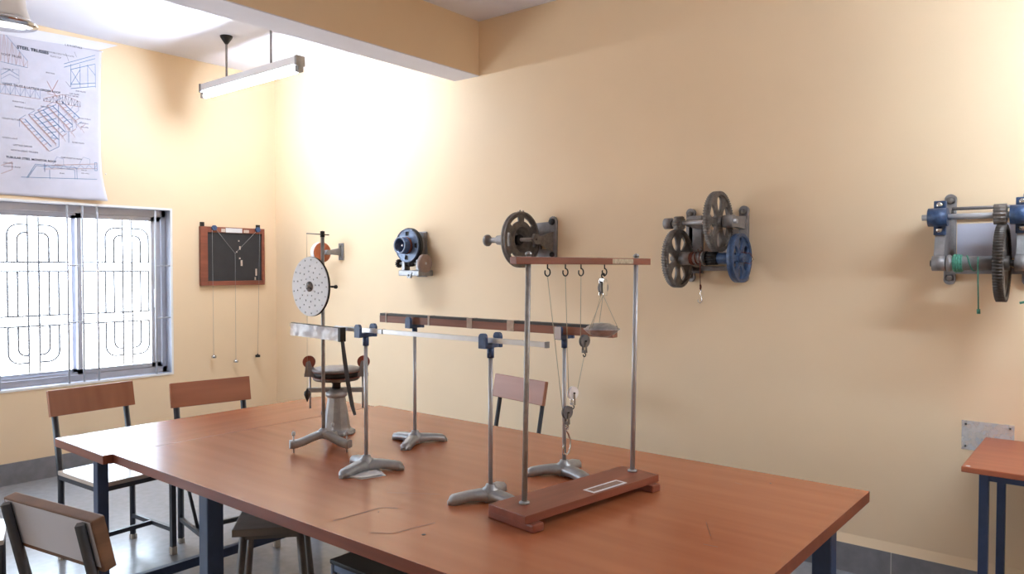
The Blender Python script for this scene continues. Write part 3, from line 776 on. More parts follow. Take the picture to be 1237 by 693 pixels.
# plastic wrapped bar clamped to the rod, with a hanging strap
wy = -2.13
wr = thing('wrapped_bar', 'short flat bar wrapped in crinkled clear plastic, fixed across the disc stand rod', 'bar', (3.50, wy, 1.225), world=True)
def wz(x, f): return 1.228+.050*f-.006*(x-3.342)/.313      # the bar sags a little to the right
b = B(); b.prism([(3.345, wy-.004, wz(3.345, .1)), (3.652, wy-.004, wz(3.652, .1)), (3.652, wy-.004, wz(3.652, .9)), (3.345, wy-.004, wz(3.345, .9))], (0, .008, 0)); part('bar_core', b, CLEARPLATE, wr)
b = B(); R3 = random.Random(5)
for s in (-1, 1):
    rows = []
    for i in range(27):
        x = 3.342+.314*i/26
        rows.append([b.bm.verts.new((x, wy+s*(.0065+R3.random()*.004), wz(x, j/5)+R3.uniform(-.0008, .0008))) for j in range(6)])
    for p, q in zip(rows, rows[1:]):
        for j in range(5):
            f = b.bm.faces.new((p[j], p[j+1], q[j+1], q[j])); f.smooth = True
split('plastic_wrapping', b, WRAP, wr)
b = B(); b.prism([(3.3425, wy-.006, wz(3.3425, .985)), (3.656, wy-.006, wz(3.656, .985)), (3.656, wy-.006, wz(3.656, 1.04)), (3.3425, wy-.006, wz(3.3425, 1.04))], (0, .012, 0)); part('top_edge', b, BLACKIRON, wr)
b = B(); b.span(3.652, 3.668, wy-.013, wy+.013, 1.221, 1.275, bev=.002); part('end_block', b, BLACKIRON, wr)
b = B()
p0 = [(3.663, wy, 1.228), (3.678, wy-.002, 1.16), (3.700, wy-.004, 1.07), (3.726, wy-.006, .99), (3.745, wy-.008, .955)]
vv = [[b.bm.verts.new(V(p)+V((.007*math.cos(i*.5), .002+.006*math.sin(i*.5), 0))*s) for s in (-1, 1)] for i, p in enumerate(p0)]
for p, q in zip(vv, vv[1:]): b.bm.faces.new((p[0], p[1], q[1], q[0]))
sr = part('hanging_strap', b, FABRICBELT, wr); mo = sr.modifiers.new('t', 'SOLIDIFY'); mo.thickness = .003; mo.offset = 0
b = B(); b.span(dx-.009, dx+.009, wy+.012, dy-.0075, 1.24, 1.262, bev=.002); part('clamp', b, CASTW, wr)

# ------------------------------------------------------------------ turntable (force table) on the conical pedestal
tx, ty = 3.185, -1.79
ft = thing('force_table', 'round pulley table on a grey conical pedestal behind the disc stand', 'apparatus', (tx, ty, TZ), world=True)
b = B(); b.lathe((tx, ty, TZ), Z, [(.082, 0), (.084, .006), (.080, .016), (.064, .022), (.060, .03), (.046, .12), (.039, .165)], 10)
for p in b.bm.faces: p.smooth = False
b.lathe((tx, ty, TZ), Z, [(.04, .165), (.048, .172), (.048, .186), (.036, .196), (.03, .205)], 24)
part('pedestal', b, CAST, ft)
b = B(); b.lathe((tx, ty, TZ), Z, [(.02, .20), (.018, .225), (.03, .238), (.034, .246)], 20); part('spindle', b, BLACKIRON, ft)
pang = [math.radians(a) for a in (222, 42)]
b = B()
for a in pang:
    d = V((math.cos(a), math.sin(a), 0)); w = V((-d.y, d.x, 0)); c0 = V((tx, ty, TZ+.188))
    b.prism([c0+d*.02-w*.014, c0+d*.115-w*.010, c0+d*.132-w*.006, c0+d*.132+w*.006, c0+d*.115+w*.010, c0+d*.02+w*.014], (0, 0, .020))
part('arm_ring', b, CAST, ft)
b = B(); b.lathe((tx, ty, TZ), Z, [(.03, .236), (.098, .244), (.104, .250), (.104, .258)], 40); part('lower_disc', b, IRON, ft)
b = B(); b.lathe((tx, ty, TZ), Z, [(.099, .259), (.099, .284)], 40); part('middle_disc', b, BLACKIRON, ft)
b = B(); b.lathe((tx, ty, TZ), Z, [(.106, .284), (.108, .288), (.108, .293), (.104, .297), (0, .298)], 40); part('table_disc', b, CASTW, ft)
b = B()
for z in (.256, .281): b.lathe((tx, ty, TZ), Z, [(.097, z), (.1085, z+.002), (.097, z+.004)], 40, True)
split('red_rim', b, PULLEYWOOD, ft)
for a in pang:
    d = V((math.cos(a), math.sin(a), 0)); w = V((-d.y, d.x, 0)); c0 = V((tx, ty, TZ))
    b = B(); b.cyl(c0+d*.118+Z*.115, c0+d*.118+Z*.262, .0045, n=10); part('clamp_rod', b, ROD, ft)
    b = B()
    for s in (-1, 1):
        q = c0+w*s*.013
        b.prism([q+d*.096+Z*.262, q+d*.140+Z*.262, q+d*.132+Z*.325, q+d*.118+Z*.333, q+d*.112+Z*.325], w*.004*s)
    b.box(c0+d*.116+Z*.266, (.05, .03, .014), rz=a); br = part('pulley_bracket', b, CASTW, ft)
    b = B(); b.lathe(c0+d*.122+Z*.325-w*.006, w, [(.028, 0), (.028, .003), (.023, .006), (.028, .009), (.028, .012)], 24); part('pulley_wheel', b, PULLEYWOOD, br)
b = B(); b.span(3.155-.016, 3.155+.016, -1.905-.014, -1.905+.014, .835, .85)
b.bm.free()
b = B(); b.lathe((2.795, -1.56, TZ), Z, [(.02, 0), (.022, .004), (.022, .018), (.012, .02), (.008, .028), (0, .028)], 18)
single('slotted_weight', b, BLACKIRON, (2.795, -1.56, TZ), 'small dark round weight lying on the table behind the conical pedestal', 'weight')

# ------------------------------------------------------------------ pulley frame
FA = math.atan2(.609, .081)               # direction of the base in plan
f0 = V((4.571, -2.172, TZ))              # below the nearer post
fr = thing('pulley_apparatus', 'red-brown wooden frame with two steel posts and a top bar for hanging pulleys', 'frame', f0, FA-PI/2)
# local +y runs along the base (away from the camera), +x to the right
th = FA-PI/2; ca, sa = math.cos(th), math.sin(th)
def loc2(P3): d = V(P3)-f0; return V((d.x*ca+d.y*sa, -d.x*sa+d.y*ca, d.z))
b = B(); b.box((.008, .236, .037), (.158, .632, .024), bev=.002); base = part('base_board', b, REDWOOD, fr)
for y in (-.045, .515):
    b = B(); b.box((.008, y, .0125), (.195, .045, .025), bev=.006); part('base_batten', b, REDWOOD, fr)
b = B(); b.box((.052, .312, .0494), (.046, .165, .0008)); lb = part('base_label', b, PAPER, fr, 'worn white bordered label')
b = B(); b.box((.052, .312, .0500), (.028, .145, .0006)); part('label_centre', b, mat('worn_label_brown', (150, 120, 104), .7, var=.3, vscale=90), lb)
tilt = .016
for y in (0, .519):
    b = B(); b.cyl((0, y, .047), (0, y+tilt, .79), .0082, n=16); po = part('post', b, DULLROD if y == 0 else ROD, fr)
    b = B(); b.lathe((0, y, .049), Z, [(.016, 0), (.016, .005), (.009, .008)], 16); part('collar', b, CAST, po)
    b = B(); b.lathe((0, y+tilt, .788), Z, [(.010, 0), (.010, .006), (.006, .010), (0, .012)], 14); part('cap_nut', b, CAST, po)
b = B(); b.box((0, .276, .772), (.028, .645, .022), bev=.0015); tb = part('top_bar', b, REDWOOD, fr)
b = B(); b.box((.0143, .445, .772), (.001, .11, .016)); b.box((.006, .345, .7832), (.012, .04, .001)); split('worn_sticker', b, LABEL, tb)
hooks = [.097, .177, .250, .366]
for y in hooks:
    b = B(); pts = [(0, y, .763), (0, y, .748)]+[(0, y+.0115*math.sin(a), .7365+.0115*math.cos(a)) for a in [i*PI/9 for i in range(0, 16)]]
    b.tube(pts, .0022, 8); part('screw_hook', b, BLACKIRON, fr)
Mf = Matrix.Translation(f0) @ Matrix.Rotation(th, 4, 'Z')
def wpt(y, z, x=0): return Mf @ V((x, y, z-TZ))
def pulley_block(y, z, m, label, strings, r=.0205, boxy=False, lug=True):
    """small pulley in a strap block; strings are lists of (y, z) in the frame plane"""
    o = wpt(y, z); t = thing('pulley_block', label, 'pulley', o, th-math.radians(3), 'pulleys hung in the wooden frame')
    b = B(); b.lathe((-.005, 0, 0), X, [(r, 0), (r, .0025), (r*.82, .005), (r, .0075), (r, .010)], 24); part('wheel', b, m, t)
    b = B(); b.cyl((-.009, 0, 0), (.009, 0, 0), .003, n=8); part('axle', b, BLACKIRON, t)
    b = B()
    dn = -1 if not boxy else 1
    for s in (-1, 1):
        if boxy: b.box((s*.0085, 0, .0), (.0022, .020, .052), bev=.001)
        else: b.prism([(s*.006, -.0022, .003), (s*.006, .0022, .003), (s*.006, .0045, -.022), (s*.006, .0055, -.038), (s*.006, -.0055, -.038), (s*.006, -.0045, -.022)], (.0016*s, 0, 0))
    b.box((0, 0, -.034 if not boxy else .0255), (.014 if not boxy else .021, .011 if not boxy else .013, .009), bev=.001)
    st = part('strap', b, CHROME if boxy or m is PLASTICW else IRON, t)
    b = B(); zz = -.040 if not boxy else .029
    if boxy: b.tube([(0, .0075*math.sin(a), .040+.0075*math.cos(a)) for a in [PI+i*PI/8 for i in range(0, 14)]], .0022, 6)
    else: b.tube([(0, .0055*math.sin(a), zz-.005+.0055*math.cos(a)) for a in [i*PI/8 for i in range(0, 14)]], .0018, 6)
    part('eye_hook', b, BLACKIRON, t)
    R = Matrix.Rotation(math.radians(3), 3, 'Z')
    for sg in strings:
        b = B(); b.tube([R @ V((0, yy-y, z2-z)) for yy, z2 in sg], .0011, 5); part('string', b, STRING, t)
    return t
GREYFIBRE = mat('grey_fibre', (104, 104, 108), .5, .1, var=.15)
r = .0195
HZ = TZ+.727
pulley_block(.187, 1.047, GREYFIBRE, 'dark pulley block hanging lowest in the wooden frame, the chrome hook below it', [[(hooks[0], HZ-.002), (.187-r, 1.045)], [(.187+r, 1.047), (.213, 1.060)]])
pulley_block(.213, 1.105, PLASTICW, 'white and grey pulley block between the two dark ones', [[(hooks[1], HZ-.002), (.213-r, 1.105)], [(.213+r, 1.105), (.267, 1.219)]])
pulley_block(.268, 1.266, GREYFIBRE, 'dark pulley block hanging highest on the strings beside the scale pan', [[(hooks[2], HZ-.002), (.268-r, 1.266)], [(.268+r, 1.266), (.352, 1.42)]])
p4 = pulley_block(.359, 1.435, CASTW, 'upright steel pulley block hooked to the top bar of the wooden frame', [], boxy=True)
PANSTEEL = mat('pan_steel', (196, 198, 202), .28, .8, var=.3, vscale=60, bump=.25, bscale=120)
# scale pan
po = wpt(.353, 1.286); sp = thing('scale_pan', 'shiny round metal pan hanging by strings in the wooden frame', 'pan', po, th)
b = B(); b.lathe((0, 0, 0), Z, [(0, -.012), (.022, -.011), (.040, -.004), (.050, .004), (.058, .012), (.0605, .0135), (.0605, .015), (.056, .0145), (.048, .022), (.028, .032), (0, .035)], 32); part('pan', b, PANSTEEL, sp)
for a in (20, 140, 265):
    a = math.radians(a); b = B(); b.tube([(.058*math.cos(a), .058*math.sin(a), .014), (0, .006, .125)], .001, 5); part('string', b, STRING, sp)
# chrome hook below the lowest pulley
ho = wpt(.187, .915); hk = thing('weight_hook', 'bent chrome wire hook hanging from the lowest pulley', 'hook', ho, th)
b = B(); pts = [(0, .004, .085), (0, -.003, .075), (0, .006, .062), (0, .014, .045), (0, .015, .02), (0, .008, .003), (0, -.005, -.002), (0, -.017, .006), (0, -.018, .026), (0, -.013, .034)]
b.tube(pts, .0028, 8); b.tube([(0, .006*math.sin(a), .083+.006*math.cos(a)) for a in [i*PI/6 for i in range(12)]], .0018, 6, closed=True); part('wire', b, CHROME, hk)

# ------------------------------------------------------------------ apparatus on the back wall
# 1: small orange wheel on a bracket
m1 = thing('bracket_pulley', 'small orange-brown wooden wheel on a grey wall bracket behind the disc stand', 'apparatus', (.935, 0, 1.63), world=True)
b = B(); b.box((.94, -.006, 1.632), (.06, .012, .14), bev=.004); b.lathe((.94, -.012, 1.685), -Y, [(.016, 0), (.012, .01)], 14); b.lathe((.94, -.012, 1.578), -Y, [(.016, 0), (.012, .01)], 14); part('wall_plate', b, CASTW, m1)
b = B()
b.prism([(.925, -.012, 1.602), (.925, -.012, 1.662), (.925, -.13, 1.642), (.925, -.17, 1.632), (.925, -.17, 1.612), (.925, -.13, 1.608)], (.022, 0, 0)); b.cyl((.915, -.15, 1.624), (.965, -.15, 1.624), .02, n=16)
part('bracket_arm', b, CASTW, m1)
b = B(); b.cyl((.82, -.15, 1.624), (.96, -.15, 1.624), .007, n=10); part('axle', b, ROD, m1)
b = B(); b.cyl((.838, -.15, 1.624), (.888, -.15, 1.624), .080, n=36); part('wheel', b, ORANGEWOOD, m1)
b = B(); b.lathe((.836, -.15, 1.624), X, [(.0785, 0), (.083, .0), (.083, .038), (.0795, .038)], 36, True); part('wheel_band', b, PLASTICW, m1)

# 2: blue disc worm gear
m2 = thing('worm_wheel', 'blue disc with protruding hub over a worm shaft, beside the slotted grey wheel', 'apparatus', (1.88, 0, 1.6), world=True)
b = B(); b.box((1.895, -.009, 1.60), (.10, .018, .335), bev=.006); b.span(1.86, 1.935, -.075, -.015, 1.60, 1.735, bev=.01)
b.cyl((1.865, -.02, 1.74), (1.865, -.06, 1.74), .020, n=16); b.cyl((1.93, -.02, 1.74), (1.93, -.05, 1.74), .022, n=16)
part('wall_casting', b, CASTW, m2)
wc = V((1.868, -.13, 1.662))
b = B(); b.lathe(wc+V((0, .035, 0)), -Y, [(.045, 0), (.128, 0), (.130, .004), (.130, .026), (.124, .03)], 48); part('toothed_rim', b, BLACKIRON, m2)
sl = [arc_slot(.072, .104, a-.2, a+.2, 4) for a in (PI/2, -PI/2-.1, 0, PI)]
b = B(); b.plate(circ(.122, 48), sl, .008, wc, X, Z); part('blue_disc', b, SHEENBLUE, m2)
b = B(); b.lathe(wc-Y*.001, -Y, [(.118, .0), (.122, .0), (.122, .008), (.118, .008)], 48, True); part('disc_lip', b, LIGHTSTEEL, m2)
b = B(); b.lathe(wc, -Y, [(.061, 0), (.061, .074), (.052, .074), (.052, .006), (0, .006)], 32); hd = part('hub_drum', b, DKBLUE, m2)
b = B(); b.lathe(wc-Y*.0745, -Y, [(.050, 0), (.063, 0), (.063, .005), (.050, .005)], 32, True); part('hub_lip', b, LIGHTSTEEL, hd)
b = B(); b.lathe(wc, -Y, [(.013, .0), (.013, .05), (.008, .058), (0, .058)], 16); part('axle_end', b, CHROME, m2)
b = B(); b.lathe(wc, -Y, [(.0595, .006), (.0625, .010), (.0625, .026), (.0595, .03)], 32, True); part('rope_turns', b, ROPE, m2)
b = B(); b.cyl((1.745, -.10, 1.532), (2.03, -.10, 1.532), .010, n=12); part('worm_shaft', b, ROD, m2)
b = B(); b.plate(gear_outline(.032, 12, .007), [], .022, (1.745, -.10, 1.532), Y, Z); part('worm_pinion', b, BLACKIRON, m2)
b = B(); b.tube([(1.82+.09*i/60, -.10+.016*math.cos(i*.8), 1.532+.016*math.sin(i*.8)) for i in range(61)], .006, 6); b.cyl((1.86, -.1, 1.532), (1.885, -.1, 1.532), .024, n=14); part('worm_thread', b, BLACKIRON, m2)
b = B(); b.lathe((2.0, -.10, 1.532), X, [(.062, 0), (.066, .004), (.066, .026), (.060, .03), (.01, .03), (.008, .028), (0, .028)], 32); part('effort_pulley', b, mat('grey_pulley', (158, 138, 130), .5, .2, var=.15), m2)
b = B(); b.span(1.785, 2.0, -.145, 0, 1.440, 1.482, bev=.006); b.span(1.80, 1.83, -.125, -.07, 1.48, 1.56, bev=.004); b.span(1.95, 1.985, -.125, -.07, 1.48, 1.56, bev=.004)
b.prism([(1.87, -.15, 1.465), (1.93, -.15, 1.465), (1.915, -.15, 1.425), (1.885, -.15, 1.425)], (0, .02, 0)); part('worm_bearing', b, CAST, m2)
b = B(); b.cyl((1.90, -.152, 1.445), (1.90, -.148, 1.445), .008, n=12); part('bolt_hole', b, BLACKIRON, m2)

# 3: big grey wheel and axle
m3 = thing('wheel_and_axle', 'grey slotted iron wheel on an axle with wall bracket, above the pulley frame', 'apparatus', (3.04, 0, 1.68), world=True)
c3 = V((2.985, -.2, 1.677))
slots = [arc_slot(.118, .146, 2*PI*k/6+.18+PI/6, 2*PI*(k+1)/6-.18+PI/6, 8) for k in range(6)]
b = B(); b.plate(circ(.166, 56), slots+[circ(.082, 36)], .016, c3, Y, Z); part('wheel_web', b, IRON, m3)
b = B(); b.lathe(c3-X*.019, X, [(.160, 0), (.176, 0), (.176, .012), (.168, .018), (.176, .024), (.176, .036), (.160, .036)], 56, True); part('wheel_rim', b, IRON, m3)
b = B(); b.lathe(c3-X*.06, X, [(.080, .075), (.088, .075), (.088, .05), (.08, .0), (.030, .0), (.030, .004), (.074, .006)], 40, True); part('inner_cup', b, IRON, m3)
b = B(); b.lathe(c3-X*.05, X, [(.0, 0), (.03, .0), (.034, .045), (.03, .05)], 24); part('hub', b, BLACKIRON, m3)
b = B(); b.cyl((2.72, -.2, 1.679), (3.10, -.2, 1.677), .012, n=14); part('axle', b, DULLROD, m3)
b = B(); b.lathe((2.695, -.2, 1.679), X, [(.0, 0), (.036, 0), (.038, .006), (.038, .018), (.034, .022), (.018, .026), (.018, .09), (.03, .10), (.034, .16), (.05, .20), (.05, .235)], 28); part('axle_drum', b, CASTW, m3)
b = B(); b.plate([(-.275+.005, 0)] and [(2.962, 1.575), (3.125, 1.560), (3.128, 1.80), (3.118, 1.822), (3.10, 1.83), (3.078, 1.82), (3.068, 1.795), (2.962, 1.79)], [[(3.0, 1.62), (3.06, 1.62), (3.06, 1.645), (3.0, 1.645)]], .022, (0, -.011, 0), X, Z); part('wall_plate', b, CASTW, m3)
b = B(); b.lathe((3.098, -.022, 1.795), -Y, [(.022, 0), (.020, .012), (.010, .014), (0, .016)], 16); b.lathe((3.10, -.022, 1.585), -Y, [(.018, 0), (.016, .01), (0, .012)], 14); split('bolt', b, BLACKIRON, m3)
for xa in (3.090, 2.885):
    b = B(); b.prism([(xa, -.02, 1.60), (xa, -.02, 1.73), (xa, -.155, 1.698), (xa, -.18, 1.71), (xa, -.215, 1.706), (xa, -.230, 1.678), (xa, -.215, 1.652), (xa, -.18, 1.645), (xa, -.155, 1.655)], (.018, 0, 0)); arm = part('bracket_arm', b, IRON, m3)
b = B(); b.cyl((3.107, -.2, 1.677), (3.110, -.2, 1.677), .007, n=12); part('axle_end', b, BLACKIRON, m3)
b = B(); b.span(2.86, 2.975, -.022, -.001, 1.60, 1.76, bev=.004); part('rear_plate', b, CASTW, m3)
b = B(); b.tube([(2.985+.0*i, -.2+.172*math.sin(a), 1.677+.174*math.cos(a)) for i, a in enumerate([-.3+.06*k for k in range(12)])], .003, 6); b.tube([(2.985, -.2-.01*k, 1.677+.178+.008*math.sin(k*2.)) for k in range(-3, 4)], .0035, 6); part('rope_knot', b, GREYSTRING, m3)

# winch frames share one kind of side plate
def side_plate(x0, x1, z0, z1, root, name='side_plate'):
    b = B(); xm = (x0+x1)/2
    b.span(x0, x1, -.022, 0, z0+.012, z1-.012, bev=.006); b.span(x0+.004, x1-.004, -.030, 0, z0+.07, z1-.07, bev=.004)
    b.lathe((xm, 0, z1-.024), -Y, [((x1-x0)/2, 0), ((x1-x0)/2, .022)], 20); b.lathe((xm, 0, z0+.024), -Y, [((x1-x0)/2, 0), ((x1-x0)/2, .022)], 20)
    o = part(name, b, CASTW, root)
    b = B(); b.lathe((xm, -.02, z1-.03), -Y, [(.016, 0), (.016, .006), (.010, .010), (0, .012)], 12); b.lathe((xm, -.02, z0+.03), -Y, [(.014, 0), (.014, .004), (.009, .005), (0, .005)], 12)
    split('bolt', b, IRON, o)
    return o
def arm_yz(b, x0, x1, z, d, hw=.026, w0=.05):
    b.prism([(x0, -.02, z-w0), (x0, -.02, z+w0), (x0, -d*.7, z+hw), (x0, -d, z+hw), (x0, -d-hw*.7, z+hw*.7), (x0, -d-hw, z), (x0, -d-hw*.7, z-hw*.7), (x0, -d, z-hw), (x0, -d*.7, z-hw)], (x1-x0, 0, 0))
def spoked_gear(c, r, th, teeth, m, root, name, web, nh=6, off=0., rimm=None):
    b = B()
    hs = [oval(r*.575, 2*PI*k/nh+off, r*.275, r*.185, 18, .28) for k in range(nh)]
    if web: b.plate(circ(r*.93, 48), hs, th*.4, c, Y, Z)
    b.plate(gear_outline(r, teeth, r*.055) if teeth else circ(r, 56), [circ(r*.885, 48)], th, c, Y, Z)
    b.cyl(V(c)-X*th*.75, V(c)+X*th*.75, r*.19, n=24)
    return part(name, b, m, root)

# 4: double purchase winch
D4 = .185
m4 = thing('winch_crab', 'geared wall winch with two grey toothed wheels and one blue spoked wheel', 'winch', (4.21, 0, 1.63), world=True)
zu, zl = 1.742, 1.551
side_plate(4.028, 4.080, 1.425, 1.83, m4); side_plate(4.335, 4.387, 1.425, 1.83, m4)
b = B(); arm_yz(b, 4.095, 4.125, zl, D4, .028); arm_yz(b, 4.105, 4.125, zu, D4-.02, .02, .03); b.span(4.05, 4.125, -.03, 0, 1.47, 1.79)
arm_yz(b, 4.345, 4.375, zu, D4, .028, .035); arm_yz(b, 4.335, 4.365, zl, D4, .026)
b.span(4.07, 4.345, -.03, -.005, 1.485, 1.51); b.cyl((4.325, -D4, zu), (4.378, -D4, zu), .033, n=20)
split('bearing_arm', b, CASTW, m4)
b = B(); b.cyl((4.0, -D4, zu), (4.395, -D4, zu), .0125, n=14); part('upper_shaft', b, ROD, m4)
b = B(); b.cyl((3.985, -D4, zu), (4.028, -D4, zu), .030, n=22); part('shaft_collar', b, CASTW, m4)
b = B(); b.plate(gear_outline(.037, 14, .007), [], .045, (4.068, -D4, zu), Y, Z); part('pinion', b, IRON, m4)
spoked_gear((4.292, -D4, zu), .158, .034, 66, IRON, m4, 'toothed_wheel', True, 6, PI/2)
spoked_gear((4.062, -D4, zl), .158, .036, 66, IRON, m4, 'toothed_wheel', True, 6, 0)
b = B(); b.cyl((4.02, -D4, zl), (4.43, -D4, zl), .012, n=14); part('lower_shaft', b, DULLROD, m4)
b = B(); b.lathe((4.082, -D4, zl), X, [(.036, 0), (.036, .05), (.028, .052), (.028, .122), (.036, .124), (.036, .136)], 24); part('rope_drum', b, CASTW, m4)
b = B(); b.plate(gear_outline(.035, 14, .007), [], .055, (4.262, -D4, zl), Y, Z); b.cyl((4.22, -D4, zl), (4.232, -D4, zl), .038, n=20); part('small_pinion', b, BLACKIRON, m4)
b = B()
b.tube([(4.138+.006*i/8, -D4+.031*math.cos(i*PI/4), zl+.031*math.sin(i*PI/4)) for i in range(26)], .0042, 6)
b.tube([(4.16+.04*i/14, -D4+.031*math.cos(i*PI/5), zl+.031*math.sin(i*PI/5)) for i in range(15)], .0036, 6)
b.tube([(4.196+.008*i/8, -D4+.031*math.cos(i*PI/4), zl+.031*math.sin(i*PI/4)) for i in range(17)], .004, 6)
b.tube([(4.205, -D4-.032, zl), (4.206, -D4-.031, zl-.05), (4.208, -D4-.030, 1.405)], .0026, 6)
b.tube([(4.208, -D4-.03, 1.412), (4.210, -D4-.03, 1.40), (4.208, -D4-.03, 1.388)], .005, 6)
b.tube([(4.205+.012*math.sin(a), -D4-.03, zl+.045+.012*math.cos(a)) for a in [i*PI/8 for i in range(14)]], .0015, 6)
part('rope', b, ROPE, m4)
spoked_gear((4.408, -D4, zl), .126, .034, 0, BLUE, m4, 'blue_wheel', True, 6, PI/2, None)
b = B(); b.cyl((4.295, -D4, zl), (4.40, -D4, zl), .03, n=20); part('blue_sleeve', b, BLUE, m4)
b = B(); b.lathe((4.422, -D4, zl), X, [(.02, 0), (.018, .01), (0, .012)], 16); part('axle_cap', b, CASTW, m4)
b = B(); b.tube([(4.42, -.19+.05*0, zl+.03), (4.45, -.15, zl+.025), (4.465, -.14, zl-.005), (4.45, -.15, zl-.03), (4.42, -.18, zl-.02)], .0018, 6); part('loose_string', b, ROPE, m4)
hk4 = V((4.209, -D4-.03, 1.388))
b = B(); b.tube([hk4+V(p) for p in ((0, 0, .0), (.004, 0, -.012), (-.001, 0, -.022), (.005, 0, -.036), (.009, 0, -.05), (.006, 0, -.066), (-.004, 0, -.072), (-.012, 0, -.066), (-.015, 0, -.055))], [.003, .0035, .0035, .0035, .0035, .0032, .003, .0026, .002], 8)
single('winch_hook', b, CHROME, hk4, 'small bright steel hook on the rope of the blue-wheeled winch', 'hook')

# 5: single purchase winch
D5 = .19
m5 = thing('single_winch', 'wall winch with blue bearing blocks and green rope, at the right edge above the desk', 'winch', (5.45, 0, 1.63), world=True)
zu5, zl5 = 1.722, 1.521
side_plate(5.303, 5.350, 1.425, 1.835, m5); side_plate(5.600, 5.648, 1.425, 1.835, m5)
b = B()
for x0, x1 in ((5.288, 5.345), (5.59, 5.645)):
    b.prism([(x0+.004, -.02, 1.49), (x0+.004, -.02, 1.77), (x0+.004, -.15, 1.765), (x0+.004, -.15, 1.68), (x0+.004, -.19, 1.56), (x0+.004, -.19, 1.49)], (.04, 0, 0))
    b.cyl((x0, -D5, zl5), (x0+.052, -D5, zl5), .033, n=22)
b.cyl((5.34, -.06, 1.765), (5.62, -.06, 1.765), .0075, n=10); b.span(5.33, 5.62, -.03, -.008, 1.475, 1.50)
split('bearing_arm', b, CASTW, m5)
for x in (5.310, 5.612):
    b = B(); b.span(x-.024, x+.024, -.172, -.145, 1.645, 1.795, bev=.004); b.cyl((x-.04, -D5, zu5), (x+.035, -D5, zu5), .040, n=26); bl = part('bearing_block', b, BLUE, m5)
    b = B()
    for z in (1.668, 1.776): b.lathe((x, -.172, z), -Y, [(.013, 0), (.013, .007), (.008, .010), (0, .011)], 10)
    split('bolt', b, CHROME, bl)
b = B(); b.cyl((5.245, -D5, zu5), (5.66, -D5, zu5), .013, n=16); part('upper_shaft', b, ROD, m5)
b = B(); b.plate(gear_outline(.043, 15, .009), [], .045, (5.537, -D5, zu5+.004), Y, Z); part('pinion', b, IRON, m5)
b = B(); b.lathe((5.345, -D5, zl5), X, [(.036, 0), (.036, .014), (.030, .016), (.030, .178)], 26); part('rope_drum', b, CASTW, m5)
b = B(); b.cyl((5.28, -D5, zl5), (5.63, -D5, zl5), .014, n=14); part('lower_shaft', b, BLACKIRON, m5)
spoked_gear((5.546, -D5, zl5), .162, .036, 72, DARKGEAR, m5, 'toothed_wheel', False, 6, 0)
b = B(); b.plate(circ(.15, 48), [oval(.095, 2*PI*k/6, .036, .024, 14, .2) for k in range(6)], .014, (5.548, -D5, zl5), Y, Z); part('wheel_web', b, IRON, m5)
b = B()
b.tube([(5.368+.034*i/46, -D5+.0335*math.cos(i*PI/4), zl5+.0335*math.sin(i*PI/4)) for i in range(49)], .0042, 6)
b.tube([(5.372+.024*i/24, -D5+.037*math.cos(i*PI/4), zl5+.037*math.sin(i*PI/4)) for i in range(25)], .004, 6)
b.tube([(5.405+.055*i/12, -D5+.0325*math.cos(i*PI/6), zl5+.0325*math.sin(i*PI/6)) for i in range(13)], .003, 6)
b.tube([(5.462, -D5-.02, zl5+.027), (5.464, -D5-.034, zl5), (5.465, -D5-.033, 1.45), (5.468, -D5-.032, 1.325)], .0028, 6); b.tube([(5.468, -D5-.032, 1.328), (5.469, -D5-.032, 1.308)], .007, 8)
part('green_rope', b, GREENROPE, m5)
b = B(); b.tube([(5.612, -D5-.03, 1.358), (5.66, -D5-.03, 1.37), (5.70, -D5-.02, 1.42), (5.69, -D5, 1.52)], .005, 8); part('rope_tail', b, GREENROPE, m5)
# paper sheets pasted on the wall behind the winches
b = B(); b.span(5.352, 5.598, -.0015, -.0003, 1.545, 1.70); single('pasted_sheet', b, BLUEPAPER, (5.47, 0, 1.545), 'plain pale sheet on the wall behind the green-roped winch', 'sheet')
b = B(); b.span(4.13, 4.333, -.0015, -.0003, 1.52, 1.71); single('pasted_sheet', b, mat('old_sheet', (196, 182, 172), .7, var=.1, vscale=30), (4.23, 0, 1.52), 'faded sheet on the wall behind the blue-wheeled winch', 'sheet')
# clear screwed plate behind the desk
cp = thing('cover_plate', 'clear acrylic cover plate screwed to the wall just behind the desk', 'cover plate', (5.482, 0, .74), world=True)
b = B(); b.box((5.482, -.003, .748), (.20, .004, .132), bev=.0015); part('plate', b, CLEARPLATE, cp)
for x in (5.398, 5.566):
    for z in (.698, .798):
        b = B(); b.lathe((x, -.004, z), -Y, [(.005, 0), (.004, .004), (0, .005)], 10); part('screw', b, BLACKIRON, cp)

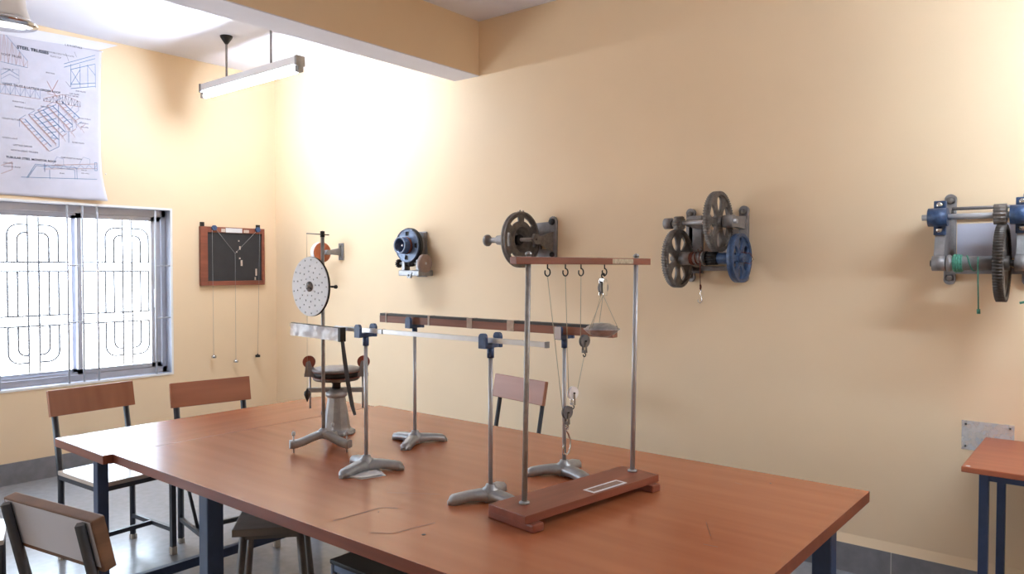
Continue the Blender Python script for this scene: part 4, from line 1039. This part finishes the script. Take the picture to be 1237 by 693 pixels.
# ------------------------------------------------------------------ daylight, camera, colour management
w = bpy.data.worlds.new('sky'); SC.world = w; w.use_nodes = True
nt = w.node_tree; bg = nt.nodes['Background']
tc = nt.nodes.new('ShaderNodeTexCoord'); sx = nt.nodes.new('ShaderNodeSeparateXYZ'); rp = nt.nodes.new('ShaderNodeValToRGB')
nt.links.new(tc.outputs['Generated'], sx.inputs[0])
mr = nt.nodes.new('ShaderNodeMapRange'); mr.inputs['From Min'].default_value = -1; mr.inputs['From Max'].default_value = 1
nt.links.new(sx.outputs['Z'], mr.inputs['Value']); nt.links.new(mr.outputs['Result'], rp.inputs['Fac'])
rp.color_ramp.elements[0].position = .46; rp.color_ramp.elements[0].color = (.62, .64, .66, 1)
rp.color_ramp.elements[1].position = .54; rp.color_ramp.elements[1].color = (.70, .84, 1., 1)
nt.links.new(rp.outputs['Color'], bg.inputs['Color']); bg.inputs['Strength'].default_value = 19.
def portal(loc, sx_, sy_, rot):
    l = bpy.data.lights.new('window_daylight', 'AREA'); l.shape = 'RECTANGLE'; l.size = sx_; l.size_y = sy_; l.cycles.is_portal = True
    o = bpy.data.objects.new('window_daylight', l); COL.objects.link(o); o.location = loc; o.rotation_euler = rot
portal((-.26, (WY0+WY1)/2, (WZ0+WZ1)/2), WZ1-WZ0, WY1-WY0, (0, -PI/2, 0))
portal((-.26, (W2[0]+W2[1])/2, (WZ0+WZ1)/2), WZ1-WZ0, W2[1]-W2[0], (0, -PI/2, 0))


cam = bpy.data.cameras.new('camera'); co = bpy.data.objects.new('camera', cam); COL.objects.link(co)
cam.sensor_fit = 'HORIZONTAL'; cam.sensor_width = 36; cam.lens = 909.2/1237*36; cam.clip_start = .05
yaw, pit, rol = math.radians(129.227), math.radians(-1.455), math.radians(.045)
fwd = V((math.cos(pit)*math.cos(yaw), math.cos(pit)*math.sin(yaw), math.sin(pit)))
right = V((math.sin(yaw), -math.cos(yaw), 0)); up = right.cross(fwd)
r2 = right*math.cos(rol)+up*math.sin(rol); u2 = up*math.cos(rol)-right*math.sin(rol)
M = Matrix((r2, u2, -fwd)).transposed().to_4x4(); M.translation = V((5.949, -3.919, 1.5))
co.matrix_world = M; SC.camera = co
vs = SC.view_settings; vs.view_transform = 'Standard'; vs.look = 'None'; vs.gamma = 1; vs.use_curve_mapping = False; vs.exposure = .2
SC.cycles.max_bounces = 12; SC.cycles.diffuse_bounces = 8; SC.cycles.glossy_bounces = 5; SC.cycles.transparent_max_bounces = 16
SC.cycles.sample_clamp_indirect = 8; SC.cycles.caustics_reflective = False; SC.cycles.caustics_refractive = False
SC.cycles.use_denoising = True
